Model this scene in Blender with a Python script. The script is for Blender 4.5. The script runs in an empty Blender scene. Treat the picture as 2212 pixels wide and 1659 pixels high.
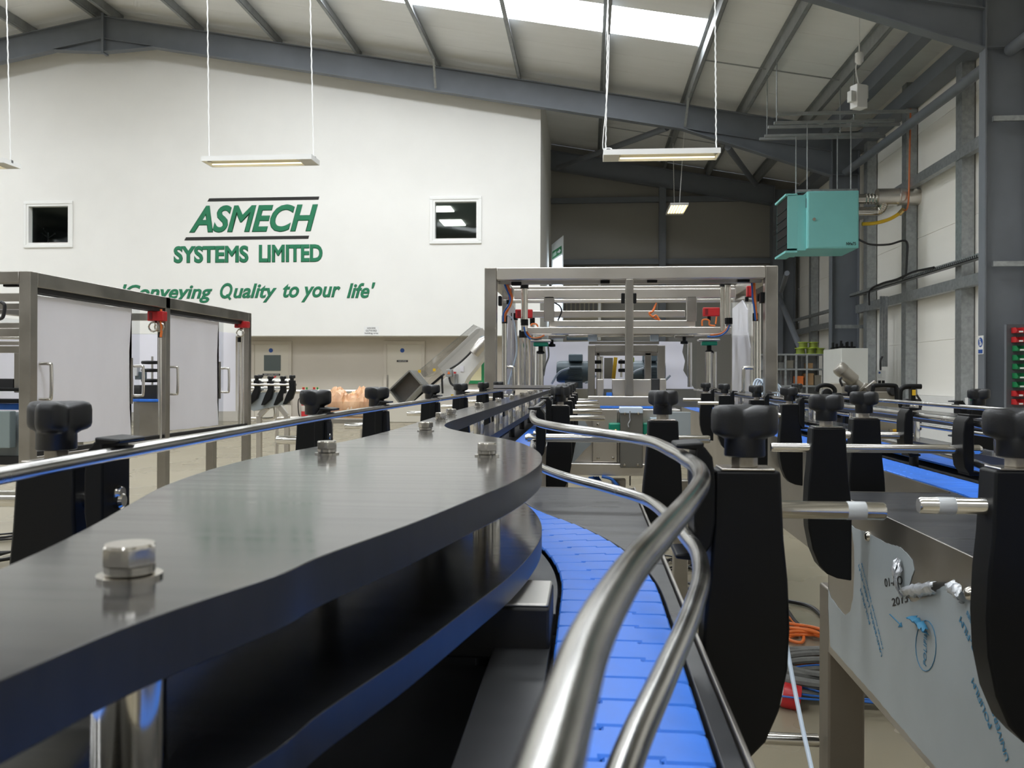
import bpy, bmesh, math, random
from mathutils import Vector, Matrix
R = math.radians
random.seed(7)
SC = bpy.context.scene
COL = SC.collection

# ---------------------------------------------------------------- camera
ZC = 1.15                                  # lens height above the floor
F, CX, HY = 1880.0, 1106.0, 815.0          # focal length and principal point, in pixels of the 2212 x 1659 frame
YAW, ROLL = R(5), R(.2)
cd = bpy.data.cameras.new('camera')
cam = bpy.data.objects.new('camera', cd); COL.objects.link(cam)
cd.sensor_fit = 'HORIZONTAL'; cd.lens = 4.15; cd.sensor_width = 4.15 * 2212 / F
cd.shift_y = -(829.5 - HY) / 2212
cd.clip_start = .01; cd.clip_end = 200
cd.dof.use_dof = True; cd.dof.focus_distance = 1.9; cd.dof.aperture_fstop = 3.2
cam.matrix_world = Matrix.Translation((0, 0, ZC)) @ Matrix.Rotation(YAW, 4, 'Z') @ Matrix.Rotation(R(90), 4, 'X') @ Matrix.Rotation(ROLL, 4, 'Z')
SC.camera = cam

# ---------------------------------------------------------------- world, exposure
w = bpy.data.worlds.new('world'); SC.world = w; w.use_nodes = True
w.node_tree.nodes['Background'].inputs[0].default_value = (.75, .85, 1, 1)
w.node_tree.nodes['Background'].inputs[1].default_value = 1.0
SC.view_settings.view_transform = 'Standard'; SC.view_settings.look = 'None'
SC.view_settings.gamma = 1; SC.view_settings.use_curve_mapping = False
SC.view_settings.exposure = 0.62
SC.cycles.use_denoising = True
SC.cycles.max_bounces = 10; SC.cycles.diffuse_bounces = 6; SC.cycles.glossy_bounces = 5
SC.cycles.transparent_max_bounces = 12
SC.cycles.sample_clamp_indirect = 6
ROOFLIGHT = 9.8          # daylight through the translucent roof sheets
TUBE = 1.7              # fluorescent tubes

# ---------------------------------------------------------------- from a place in the photograph to a place in the hall
_c, _s = math.cos(YAW), math.sin(YAW)
def ray(px, py):
    a, b = px - CX, py - HY
    u = (a * math.cos(ROLL) + b * math.sin(ROLL)) / F
    v = (a * math.sin(ROLL) - b * math.cos(ROLL)) / F
    return Vector((-_s + u * _c, _c + u * _s, v))
def atY(px, py, Y): r = ray(px, py); return Vector((0, 0, ZC)) + r * (Y / r.y)
def atX(px, py, X): r = ray(px, py); return Vector((0, 0, ZC)) + r * (X / r.x)
def atH(px, py, h): r = ray(px, py); return Vector((0, 0, ZC)) + r * (-h / r.z)   # h below the lens

# ---------------------------------------------------------------- materials
MATS = {}
def mat(name, col, rough=.5, metal=0.0, spec=.5, var=0.0, vscale=8.0, stretch=(1, 1, 1), bump=0.0, bscale=60.0, bstretch=None, rvar=0.0, emit=0.0, alpha=1.0, coat=0.0, trans=0.0):
    if name in MATS: return MATS[name]
    m = bpy.data.materials.new(name); m.use_nodes = True; MATS[name] = m
    nt = m.node_tree; b = nt.nodes['Principled BSDF']
    b.inputs['Base Color'].default_value = (*col, 1); b.inputs['Roughness'].default_value = rough
    b.inputs['Metallic'].default_value = metal; b.inputs['Specular IOR Level'].default_value = spec
    b.inputs['Alpha'].default_value = alpha; b.inputs['Coat Weight'].default_value = coat
    b.inputs['Transmission Weight'].default_value = trans
    if emit:
        b.inputs['Emission Color'].default_value = (*col, 1); b.inputs['Emission Strength'].default_value = emit
    def noise(scale, st):
        tc = nt.nodes.new('ShaderNodeTexCoord'); mp = nt.nodes.new('ShaderNodeMapping'); n = nt.nodes.new('ShaderNodeTexNoise')
        mp.inputs['Scale'].default_value = st; n.inputs['Scale'].default_value = scale; n.inputs['Detail'].default_value = 4
        nt.links.new(tc.outputs['Object'], mp.inputs[0]); nt.links.new(mp.outputs[0], n.inputs['Vector']); return n
    if var or rvar:
        n = noise(vscale, stretch)
        if var:
            r = nt.nodes.new('ShaderNodeValToRGB')
            r.color_ramp.elements[0].position = .3; r.color_ramp.elements[1].position = .7
            r.color_ramp.elements[0].color = (*[max(0, x * (1 - var)) for x in col], 1)
            r.color_ramp.elements[1].color = (*[min(1, x * (1 + var)) for x in col], 1)
            nt.links.new(n.outputs['Fac'], r.inputs[0]); nt.links.new(r.outputs[0], b.inputs['Base Color'])
        if rvar:
            q = nt.nodes.new('ShaderNodeMapRange'); q.inputs['From Min'].default_value = .3; q.inputs['From Max'].default_value = .7
            q.inputs['To Min'].default_value = max(0, rough - rvar); q.inputs['To Max'].default_value = min(1, rough + rvar)
            nt.links.new(n.outputs['Fac'], q.inputs[0]); nt.links.new(q.outputs[0], b.inputs['Roughness'])
    if bump:
        n = noise(bscale, bstretch or stretch); bp = nt.nodes.new('ShaderNodeBump')
        bp.inputs['Strength'].default_value = bump; bp.inputs['Distance'].default_value = .002
        nt.links.new(n.outputs['Fac'], bp.inputs['Height']); nt.links.new(bp.outputs[0], b.inputs['Normal'])
    return m
M_wall = mat('white_wall', (.83, .82, .79), .85, var=.015, vscale=1.5, bump=.05, bscale=40)
M_gable = mat('shade_toned_cladding', (.30, .29, .265), .6, var=.03, vscale=.8)  # same cladding as the side wall, the rear bay's shade put into its colour
M_low = mat('beige_wall', (.54, .495, .43), .8, var=.03, vscale=1.2)
M_liner = mat('roof_liner', (.86, .87, .87), .55, var=.02, vscale=.8, stretch=(1, 6, 1))
M_clad = mat('cream_cladding', (.88, .86, .81), .5, var=.02, vscale=.6, stretch=(1, .3, 4))
M_floor = mat('painted_concrete', (.285, .25, .178), .28, var=.05, vscale=.9, rvar=.04)
M_steel = mat('grey_painted_steel', (.15, .165, .19), .5, var=.06, vscale=2.5)
M_galv = mat('galvanised_steel', (.36, .38, .39), .42, .75, var=.16, vscale=14)
M_purl = mat('purlin_steel', (.30, .315, .32), .5, .3, var=.12, vscale=5)
M_ss = mat('stainless_steel', (.68, .645, .60), .32, 1, var=.04, vscale=5, rvar=.04)
M_ssd = mat('dull_stainless_steel', (.37, .35, .32), .36, 1, var=.10, vscale=7, rvar=.08)
M_rod = mat('polished_rod_steel', (.72, .70, .66), .14, 1, var=.04, vscale=30)
M_rail = mat('stainless_rail', (.56, .55, .525), .21, 1, var=.10, vscale=18, rvar=.07)
M_bolt = mat('bolt_steel', (.60, .57, .52), .20, 1)
M_hdpe = mat('black_machined_plastic', (.018, .019, .022), .13, spec=.7, var=.2, vscale=22, stretch=(.12, 5, 1), rvar=.035)
_nt = M_hdpe.node_tree; _b = _nt.nodes['Principled BSDF']                # milled edges are duller than the planed faces
_g = _nt.nodes.new('ShaderNodeNewGeometry'); _x = _nt.nodes.new('ShaderNodeSeparateXYZ'); _a = _nt.nodes.new('ShaderNodeMath'); _m = _nt.nodes.new('ShaderNodeMapRange'); _k = _nt.nodes.new('ShaderNodeMath')
_a.operation = 'ABSOLUTE'; _k.operation = 'MAXIMUM'; _m.inputs['To Min'].default_value = .36; _m.inputs['To Max'].default_value = 0
_nt.links.new(_g.outputs['Normal'], _x.inputs[0]); _nt.links.new(_x.outputs['Z'], _a.inputs[0]); _nt.links.new(_a.outputs[0], _m.inputs[0])
_l = _b.inputs['Roughness'].links[0]; _nt.links.new(_l.from_socket, _k.inputs[0]); _nt.links.new(_m.outputs[0], _k.inputs[1]); _nt.links.new(_k.outputs[0], _b.inputs['Roughness'])
M_track = mat('dark_track_plastic', (.042, .043, .046), .30, spec=.55, var=.10, vscale=16, stretch=(.3, 3, 1), rvar=.03)
M_blk = mat('black_moulded_plastic', (.004, .0044, .005), .48, spec=.25)
M_knob = mat('black_knob_plastic', (.010, .0105, .012), .44, spec=.45, bump=.10, bscale=900)
M_dark = mat('matt_black', (.008, .008, .009), .6)
M_blue = mat('blue_chain_plastic', (.042, .195, .76), .42, spec=.32, var=.16, vscale=14, rvar=.06)
M_green = mat('sign_green', (.012, .185, .085), .6, var=.08, vscale=6)
M_ink = mat('black_ink', (.016, .014, .013), .6)
M_white = mat('white_enamel', (.80, .80, .79), .35, var=.02, vscale=3)
M_cab = mat('off_white_enamel', (.66, .67, .64), .4, var=.02, vscale=3)
M_film = mat('lavender_film', (.87, .86, .93), .42, var=.03, vscale=3.5, stretch=(1, 1, .4), bump=.12, bscale=5)
M_pfilm = mat('grey_blue_laser_film', (.31, .345, .36), .42, spec=.5, var=.08, vscale=7, bump=.1, bscale=16)
M_ptext = mat('blue_film_print', (.03, .17, .30), .6)
M_teal = mat('turquoise_enamel', (.24, .62, .61), .38, var=.02, vscale=3)
M_red = mat('red_plastic', (.50, .018, .022), .4, var=.05, vscale=20)
M_grn = mat('green_plastic', (.008, .20, .065), .4, var=.06, vscale=20)
M_gear = mat('sea_green_plastic', (.005, .24, .15), .35)
M_lime = mat('lime_plastic', (.33, .44, .03), .45)
M_org = mat('orange_cable', (.78, .19, .035), .45)
M_blc = mat('blue_cable', (.02, .12, .45), .35)
M_blkc = mat('black_cable', (.012, .012, .014), .4)
M_gryc = mat('grey_cable', (.15, .15, .14), .5, var=.2, vscale=30)
M_cord = mat('pale_blue_cord', (.55, .64, .75), .5)
M_yel = mat('yellow_plastic', (.72, .45, .02), .45)
M_cu = mat('copper_pipe', (.62, .20, .09), .32, .8)
M_mot = mat('blue_grey_motor_paint', (.085, .12, .14), .42, var=.08, vscale=20)
M_tau = mat('taupe_enamel', (.22, .20, .16), .45, var=.06, vscale=5)
M_card = mat('cardboard', (.42, .26, .13), .8, var=.08, vscale=9)
M_gcov = mat('grey_cover_paint', (.125, .12, .105), .4, var=.04, vscale=8)
M_navy = mat('sign_blue', (.015, .07, .30), .45)
M_hop = mat('grey_hopper_steel', (.16, .16, .155), .4, .6, var=.1, vscale=5)
M_tubeL = mat('fluorescent_tube', (1, .86, .52), .5, emit=TUBE)
M_roofL = mat('translucent_rooflight', (.92, .96, 1), .5, emit=ROOFLIGHT)
M_panL = mat('office_light_panel', (1, .98, .92), .5, emit=3.0)
M_dayL = mat('daylight_doorway', (.8, .9, 1), .5, emit=1.3)
M_fr = mat('white_window_frame', (.84, .84, .82), .4)
M_room = mat('office_grey', (.34, .37, .355), .8)
M_orgf = mat('orange_plastic_film', (.95, .52, .30), .35, var=.25, vscale=9, bump=.5, bscale=14)
M_sili = mat('crumpled_silver_film', (.55, .57, .60), .25, .5, var=.2, vscale=60, bump=.6, bscale=140)
def glassy(name, tint=(1, 1, 1), base=.04, rough=.03):
    m = bpy.data.materials.new(name); m.use_nodes = True; nt = m.node_tree; nt.nodes.clear()
    o = nt.nodes.new('ShaderNodeOutputMaterial'); t = nt.nodes.new('ShaderNodeBsdfTransparent'); g = nt.nodes.new('ShaderNodeBsdfGlossy')
    mx = nt.nodes.new('ShaderNodeMixShader'); lw = nt.nodes.new('ShaderNodeLayerWeight'); pw = nt.nodes.new('ShaderNodeMath'); ma = nt.nodes.new('ShaderNodeMath')
    t.inputs[0].default_value = (*tint, 1); g.inputs['Roughness'].default_value = rough; lw.inputs[0].default_value = .5
    pw.operation = 'POWER'; pw.inputs[1].default_value = 5; ma.operation = 'MULTIPLY_ADD'; ma.inputs[1].default_value = .6; ma.inputs[2].default_value = base
    nt.links.new(lw.outputs['Facing'], pw.inputs[0]); nt.links.new(pw.outputs[0], ma.inputs[0]); nt.links.new(ma.outputs[0], mx.inputs[0])
    nt.links.new(t.outputs[0], mx.inputs[1]); nt.links.new(g.outputs[0], mx.inputs[2]); nt.links.new(mx.outputs[0], o.inputs[0])
    return m
M_glass = glassy('window_glass', (.86, .90, .88), .012)
M_poly = glassy('clear_polycarbonate', (.93, .94, .95), .04, .06)
M_smoke = glassy('tinted_guard', (.85, .85, .85), .06, .08)
M_bag = glassy('clear_bag', (.95, .94, .92), .08, .15)

# ---------------------------------------------------------------- mesh builder
class MB:
    def __init__(s): s.bm = bmesh.new()
    def v(s, p): return s.bm.verts.new(p)
    def f(s, vs):
        try: return s.bm.faces.new(vs)
        except ValueError: return None
    def box(s, x0, x1, y0, y1, z0, z1, M=None):
        P = [(x0, y0, z0), (x1, y0, z0), (x1, y1, z0), (x0, y1, z0), (x0, y0, z1), (x1, y0, z1), (x1, y1, z1), (x0, y1, z1)]
        V = [s.v(M @ Vector(p) if M else p) for p in P]
        for q in ((3, 2, 1, 0), (4, 5, 6, 7), (0, 1, 5, 4), (1, 2, 6, 5), (2, 3, 7, 6), (3, 0, 4, 7)): s.f([V[i] for i in q])
        return s
    def bar(s, p, q, wd, ht, up=(0, 0, 1)):
        p, q = Vector(p), Vector(q); d = (q - p); L = d.length; d.normalize()
        a = d.cross(Vector(up))
        if a.length < 1e-5: a = d.cross(Vector((0, 1, 0)))
        a.normalize(); b = a.cross(d)
        M = Matrix((a, d, b)).transposed().to_4x4(); M.translation = p
        return s.box(-wd / 2, wd / 2, 0, L, -ht / 2, ht / 2, M)
    def tube(s, pts, r, n=10, cap=True, closed=False):
        pts = [Vector(p) for p in pts]; N = len(pts); rings = []; a = None
        for i, p in enumerate(pts):
            d = (pts[(i + 1) % N] - pts[i - 1]) if closed else (pts[min(i + 1, N - 1)] - pts[max(i - 1, 0)])
            d.normalize()
            if a is None:
                a = d.cross(Vector((0, 0, 1)))
                if a.length < .05: a = d.cross(Vector((0, 1, 0)))
            else: a = a - d * a.dot(d)
            a.normalize(); b = d.cross(a); rr = r[i] if isinstance(r, (list, tuple)) else r
            rings.append([s.v(p + (a * math.cos(t) + b * math.sin(t)) * rr) for t in [2 * math.pi * k / n for k in range(n)]])
        for i in range(N if closed else N - 1):
            A, B = rings[i], rings[(i + 1) % N]
            for k in range(n): s.f([A[k], A[(k + 1) % n], B[(k + 1) % n], B[k]])
        if cap and not closed: s.f(rings[0][::-1]); s.f(rings[-1])
        return s
    def cyl(s, p, q, r, n=16): return s.tube([p, q], r, n)
    def prism(s, poly, ax, a, b):
        def P(u, v, t): return {'x': (t, u, v), 'y': (u, t, v), 'z': (u, v, t)}[ax]
        A = [s.v(P(u, v, a)) for u, v in poly]; B = [s.v(P(u, v, b)) for u, v in poly]; n = len(poly)
        s.f(A[::-1]); s.f(B)
        for i in range(n): s.f([A[i], A[(i + 1) % n], B[(i + 1) % n], B[i]])
        return s
    def lathe(s, prof, n=24, M=None, fr=None):
        rings = []
        for j, (r, z) in enumerate(prof):
            rings.append([s.v((M or Matrix()) @ Vector(((fr(k * 2 * math.pi / n, j) if fr else r) * math.cos(k * 2 * math.pi / n), (fr(k * 2 * math.pi / n, j) if fr else r) * math.sin(k * 2 * math.pi / n), z))) for k in range(n)])
        for A, B in zip(rings, rings[1:]):
            for k in range(n): s.f([A[k], A[(k + 1) % n], B[(k + 1) % n], B[k]])
        s.f(rings[0][::-1]); s.f(rings[-1]); return s
    def quad(s, *P): s.f([s.v(p) for p in P]); return s
    def build(s, name, m, parent=None, bev=0.0, smooth=40, seg=2, off=None):
        bm = s.bm
        if off: bmesh.ops.translate(bm, verts=bm.verts, vec=-Vector(off))
        bmesh.ops.recalc_face_normals(bm, faces=bm.faces)
        me = bpy.data.meshes.new(name); bm.to_mesh(me); bm.free()
        if smooth:
            me.polygons.foreach_set('use_smooth', [True] * len(me.polygons)); me.set_sharp_from_angle(angle=R(smooth))
        me.materials.append(m)
        o = bpy.data.objects.new(name, me); COL.objects.link(o)
        if parent: o.parent = parent
        if bev:
            b = o.modifiers.new('edge', 'BEVEL'); b.width = bev; b.segments = seg; b.limit_method = 'ANGLE'; b.angle_limit = R(35); wn = o.modifiers.new('normals', 'WEIGHTED_NORMAL'); wn.weight = 100; wn.keep_sharp = True
        return o
def tag(o, label=None, cat=None, group=None, kind=None):
    if label: o['label'] = label
    if cat: o['category'] = cat
    if group: o['group'] = group
    if kind: o['kind'] = kind
    return o
def thing(name, label, cat, loc=(0, 0, 0), group=None):
    o = bpy.data.objects.new(name, None); COL.objects.link(o); o.location = loc; o.empty_display_size = .05
    return tag(o, label, cat, group)
class Thing:
    """an Empty at the thing's base; its parts are built in hall coordinates and stored relative to it"""
    def __init__(s, name, label, cat, loc, group=None):
        s.o = thing(name, label, cat, loc, group); s.loc = Vector(loc)
    def part(s, name, mb, m, parent=None, bev=0.0, label=None, smooth=40):
        o = mb.build(name, m, parent or s.o, bev, smooth, off=s.loc)
        if label: o['label'] = label
        return o
def copy_tree(o, parent=None):
    kids = [x for x in o.children]
    c = o.copy(); COL.objects.link(c)
    if parent: c.parent = parent
    for ch in kids: copy_tree(ch, c)
    return c
def solo(name, mb, m, label, cat, bev=0.0, group=None, smooth=40): return tag(mb.build(name, m, None, bev, smooth), label, cat, group)
def struct(name, mb, m, label=None, bev=0.0, smooth=40): return tag(mb.build(name, m, None, bev, smooth), label, None, None, 'structure')
def spline(P, n=8):
    P = [Vector(p) for p in P]; Q = [P[0] * 2 - P[1]] + P + [P[-1] * 2 - P[-2]]; out = []
    for i in range(1, len(Q) - 2):
        a, b, c, d = Q[i - 1:i + 3]
        for k in range(n):
            t = k / n
            out.append(.5 * ((2 * b) + (c - a) * t + (2 * a - 5 * b + 4 * c - d) * t * t + (3 * b - a - 3 * c + d) * t ** 3))
    out.append(P[-1]); return out
def pbox(x0, x1, y0, y1, Y, dep, mb=None):
    """a box whose front face at depth Y fills the photograph's rectangle"""
    a, b = atY(x0, (y0 + y1) / 2, Y), atY(x1, (y0 + y1) / 2, Y); t, u = atY((x0 + x1) / 2, y0, Y), atY((x0 + x1) / 2, y1, Y)
    return (mb or MB()).box(a.x, b.x, Y, Y + dep, u.z, t.z)
def text(body, name, m, parent, O, U, V, wd, ht, bold=0.0, shear=0.0, ex=.0008, loc=(0, 0, 0)):
    """lettering stretched to wd x ht on the plane O + U, V"""
    c = bpy.data.curves.new('lettering', 'FONT'); c.body = body; c.bevel_depth = bold; c.bevel_resolution = 0; c.fill_mode = 'BOTH'; c.shear = shear; c.resolution_u = 4; c.align_x = 'LEFT'
    o = bpy.data.objects.new('lettering', c); COL.objects.link(o)
    me = bpy.data.meshes.new_from_object(o); bpy.data.objects.remove(o); bpy.data.curves.remove(c)
    xs = [v.co.x for v in me.vertices]; ys = [v.co.y for v in me.vertices]
    x0, x1, y0, y1 = min(xs), max(xs), min(ys), max(ys)
    O, U, V = Vector(O), Vector(U).normalized(), Vector(V).normalized(); N = U.cross(V)
    zs = max(1e-6, max(abs(v.co.z) for v in me.vertices))
    for v in me.vertices: v.co = O + U * ((v.co.x - x0) / (x1 - x0) * wd) + V * ((v.co.y - y0) / (y1 - y0) * ht) + N * (ex * (1 + .5 * v.co.z / zs)) - Vector(loc)
    me.name = name; me.materials.clear(); me.materials.append(m)
    o = bpy.data.objects.new(name, me); COL.objects.link(o)
    if parent: o.parent = parent
    return o
# ================================================================ the hall
RX = -11.9                                   # ridge
def zt(x): return 10.0 - .178 * abs(x - RX)  # top of the rafters
def zr(x): return zt(x) + .27                # underside of the roof sheets
XL, XR, YB, YF = -29.6, 6.3, -9.0, 26.9
struct('floor', MB().box(XL - .3, XR + .3, YB - .3, YF + .3, -.2, 0), M_floor, 'beige painted concrete floor')

# roof: insulated sheets running down the slope, one metre wide, with translucent daylight sheets in rows
ROOFL = [(-6.2, -4.9), (1.2, 2.5), (8.8, 10.1), (16.3, 17.6)]
LX0, LX1 = -9.2, 2.24
def sheets(x0, x1, y0, y1, mb):
    n = max(1, round((y1 - y0) / 1.0)); g = .007
    for k in range(n):
        a, b = y0 + (y1 - y0) * k / n, y0 + (y1 - y0) * (k + 1) / n
        xa, xb = min(x0, x1), max(x0, x1)
        mb.prism([(xa, zr(xa)), (xb, zr(xb)), (xb, zr(xb) + .07), (xa, zr(xa) + .07)], 'y', a + g / 2, b - g / 2)
mb = MB(); cuts = [YB] + [t for q in ROOFL for t in q] + [YF]
for i in range(0, len(cuts), 2):
    sheets(RX, XR, cuts[i], cuts[i + 1], mb); sheets(XL, RX, cuts[i], cuts[i + 1], mb)
for a, b in ROOFL:
    for x0, x1 in ((LX1, XR), (RX, LX0), (2 * RX - LX0, RX), (XL, 2 * RX - LX1)): sheets(x0, x1, a, b, mb)
mb.prism([(XL, zr(XL) + .08), (RX, zr(RX) + .08), (RX, zr(RX) + .12), (XL, zr(XL) + .12)], 'y', YB, YF)
mb.prism([(RX, zr(RX) + .08), (XR, zr(XR) + .08), (XR, zr(XR) + .12), (RX, zr(RX) + .12)], 'y', YB, YF)
struct('ceiling', mb, M_liner, 'pale grey insulated roof sheets above the purlins')
k = 0
for a, b in ROOFL:
    for xa, xb in ((LX0, LX1), (2 * RX - LX1, 2 * RX - LX0)):
        k += 1; tag(MB().prism([(xa, zr(xa)), (xb, zr(xb)), (xb, zr(xb) + .03), (xa, zr(xa) + .03)], 'y', a + .01, b - .01).build('window_%d' % (k + 2), M_roofL), 'bright translucent rooflight strip set in the roof sheets', None, None, 'structure')

# upper office wall, with two window openings, over the recessed lower wall
YW, YL, XC = 21.0, 21.7, -1.163
ZS = 2.158
W1 = (atY(58, 485, YW).x, atY(152, 485, YW).x, atY(100, 529, YW).z, atY(100, 441, YW).z)
W2 = (atY(935, 475, YW).x, atY(1034, 475, YW).x, atY(985, 520, YW).z, atY(985, 431, YW).z)
mb = MB(); xs = sorted([XL, RX, W1[0], W1[1], W2[0], W2[1], XC])
for a, b in zip(xs, xs[1:]):
    hole = next((q for q in (W1, W2) if abs(q[0] - a) < 1e-6), None)
    if hole:
        mb.prism([(a, ZS), (b, ZS), (b, hole[2]), (a, hole[2])], 'y', YW, YW + .16)
        mb.prism([(a, hole[3]), (b, hole[3]), (b, zr(b)), (a, zr(a))], 'y', YW, YW + .16)
    else: mb.prism([(a, ZS), (b, ZS), (b, zr(b)), (a, zr(a))], 'y', YW, YW + .16)
mb.box(XL, XC, YW + .16, YL, ZS, ZS + .1)
struct('wall_front', mb, M_wall, 'large white upper office wall carrying the green company lettering')
struct('wall_front_lower', MB().box(XL, XC - .12, YL, YL + .15, 0, ZS + .05), M_low, 'beige lower wall with doors under the white overhang')
struct('wall_side', MB().prism([(YW + .162, 0), (YF, 0), (YF, zr(XC)), (YW + .162, zr(XC))], 'x', XC - .12, XC), M_wall, 'pale return wall beside the dark rear bay')
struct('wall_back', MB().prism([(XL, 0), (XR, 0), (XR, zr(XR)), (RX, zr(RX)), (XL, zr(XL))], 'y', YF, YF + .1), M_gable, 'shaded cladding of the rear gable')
struct('wall_rear', MB().prism([(XL, 0), (XR, 0), (XR, zr(XR)), (RX, zr(RX)), (XL, zr(XL))], 'y', YB - .1, YB), M_gable)  # unseen wall, coloured dark to dim reflections in camera-facing metal
struct('wall_left', MB().box(XL - .1, XL, YB, YF, 0, zr(XL)), M_clad)
mb = MB(); z = .84
while z < zr(XR):
    mb.box(XR, XR + .08, YB, YF, z + .004, min(z + .996, zr(XR))); z += 1.0
mb.box(XR + .015, XR + .1, YB, YF, 0, zr(XR))
struct('wall_right', mb, M_clad, 'cream horizontal cladding panels of the side wall')
struct('wall_right_low', MB().box(XR - .16, XR + .01, YB, 20.2, 0, .84), M_white, 'low white block wall along the side of the hall')

# windows of the upper wall
def window(n, q, label):
    a, b, c, d = q; t = Thing('window_%d' % n, label, None, (a, YW, c)); t.o['kind'] = 'structure'
    m = MB(); o = .075; i = .055
    m.prism([(a - o, c - o), (b + o, c - o), (b + o, c), (a - o, c)], 'y', YW - .035, YW - .001); m.prism([(a - o, d), (b + o, d), (b + o, d + o), (a - o, d + o)], 'y', YW - .035, YW - .001)
    m.box(a - o, a, YW - .035, YW - .001, c, d); m.box(b, b + o, YW - .035, YW - .001, c, d)
    t.part('window_frame', m, M_fr, bev=.008)
    m = MB(); m.box(a, b, YW - .02, YW + .15, c, c + i); m.box(a, b, YW - .02, YW + .15, d - i, d); m.box(a, a + i, YW - .02, YW + .15, c + i, d - i); m.box(b - i, b, YW - .02, YW + .15, c + i, d - i)
    t.part('window_reveal', m, M_fr)
    t.part('window_pane', MB().box(a + i, b - i, YW + .125, YW + .135, c + i, d - i), M_glass)
window(1, W1, 'small square window above the left machine with a dark office behind')
window(2, W2, 'small square window with two lit ceiling panels behind it')
def room(q, lights, n):
    a, b, c, d = q; x0, x1, z0, z1, y0, y1 = a - 2.0, min(b + 2.2, XC - .14), c - .8, d + .12, YW + .17, YW + 6.5
    m = MB(); m.quad((x0, y0, z0), (x1, y0, z0), (x1, y1, z0), (x0, y1, z0)); m.quad((x0, y0, z1), (x1, y0, z1), (x1, y1, z1), (x0, y1, z1))
    m.quad((x0, y1, z0), (x1, y1, z0), (x1, y1, z1), (x0, y1, z1)); m.quad((x0, y0, z0), (x0, y1, z0), (x0, y1, z1), (x0, y0, z1)); m.quad((x1, y0, z0), (x1, y1, z0), (x1, y1, z1), (x1, y0, z1))
    struct('wall_office_%d' % n, m, M_room, smooth=0)
    for k, (lx0, lx1, ly0, ly1) in enumerate(lights):
        solo('ceiling_light', MB().box(lx0, lx1, ly0, ly1, z1 - .03, z1 - .004), M_panL, ['upper bright ceiling panel seen through the office window', 'lower bright ceiling panel seen through the office window'][k], 'ceiling light', group='office ceiling panels')
room(W1, [], 1)
zc = W2[3] + .12 - .02
def atZ(px, py, z): return atH(px, py, ZC - z)
L1 = [atZ(x, y, zc) for x, y in ((934, 447), (981, 457))]; L2 = [atZ(x, y, zc) for x, y in ((953, 476), (1003, 487))]
room(W2, [(atZ(936, 452, zc).x - .3, atZ(977, 452, zc).x, L1[1].y, L1[0].y), (atZ(954, 481, zc).x, atZ(1001, 481, zc).x, L2[1].y, L2[0].y)], 2)
# stand seen in the left window
p = atY(104, 522, YW + .6); t = Thing('coat_stand', 'dark branching stand seen through the left office window', 'stand', (p.x, p.y, p.z - .35))
t.part('stem', MB().tube([(p.x, p.y, p.z - .35), (p.x, p.y, p.z + .24)], .022), M_dark)
for dx, z0, dz in ((-.16, .1, .1), (.19, .08, .12), (-.14, .18, .16)):
    m = MB().tube([(p.x, p.y, p.z + z0), (p.x + dx, p.y, p.z + z0 + dz)], .018); m.lathe([(.001, -.03), (.035, -.02), (.035, .02), (.001, .03)], 10, Matrix.Translation((p.x + dx, p.y, p.z + z0 + dz)))
    t.part('branch', m, M_dark)
t.part('foot', MB().lathe([(.2, 0), (.2, .02), (.02, .04)], 16, Matrix.Translation((p.x, p.y, p.z - .35))), M_dark)

# doors in the lower wall
def door(n, x0, x1, label, window=None, sign=None, plate=None, dot=None):
    a, b = atY(x0, 800, YL).x, atY(x1, 800, YL).x; zt_ = atY((x0 + x1) / 2, 744, YL).z; f = .085
    t = Thing('door_%d' % n, label, None, (a, YL, 0)); t.o['kind'] = 'structure'
    m = MB(); m.box(a - f, a, YL - .05, YL, 0, zt_); m.box(b, b + f, YL - .05, YL, 0, zt_); m.box(a - f, b + f, YL - .05, YL, zt_, zt_ + f)
    t.part('door_frame', m, M_low, bev=.006)
    lf = t.part('door_leaf', MB().box(a, b, YL - .03, YL - .003, .01, zt_), mat('door_cream', (.57, .53, .45), .55))
    if window: t.part('door_window', pbox(*window, YL - .045, .02), mat('dark_door_glass', (.10, .12, .12), .12), lf, bev=.004)
    if sign: t.part('door_sign', pbox(*sign, YL - .04, .012), M_ink, lf)
    if plate: t.part('push_plate', pbox(*plate, YL - .038, .01), M_ssd, lf)
    if dot: c = atY(*dot, YL - .034); t.part('door_notice', MB().cyl((c.x, c.y, c.z), (c.x, c.y + .006, c.z), .055, 20), M_navy, lf, label='small round blue fire door sign')
    if sign:
        q = atY(sign[0] + 3, sign[3] - 1.0, YL - .041); r_ = atY(sign[1] - 3, sign[2] + 1.0, YL - .041)
        text('TEAM LEADERS OFFICE' if n == 1 else 'TEAM OFFICE', 'door_sign_lettering', mat('sign_white_print', (.7, .7, .7), .6), lf, q, (1, 0, 0), (0, 0, 1), r_.x - q.x, r_.z - q.z, loc=t.loc)
door(1, 551, 624, 'cream door with a dark square window and a black name sign', (570, 606, 767, 801), (567, 605, 807, 811.5), (615, 621, 811, 842), (585, 757))
door(2, 836, 911, 'cream windowless door with a black name sign, near the sloping conveyor', None, (857, 881, 778, 782), (833, 839, 810, 842), (869, 757))
mb = MB(); mb.box(XL, atY(540, 800, YL).x, YL - .015, YL, 0, .12); mb.box(atY(636, 800, YL).x, atY(824, 800, YL).x, YL - .015, YL, 0, .12); mb.box(atY(920, 800, YL).x, XC - .12, YL - .015, YL, 0, .12)
struct('baseboard_front', mb, M_low)

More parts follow.
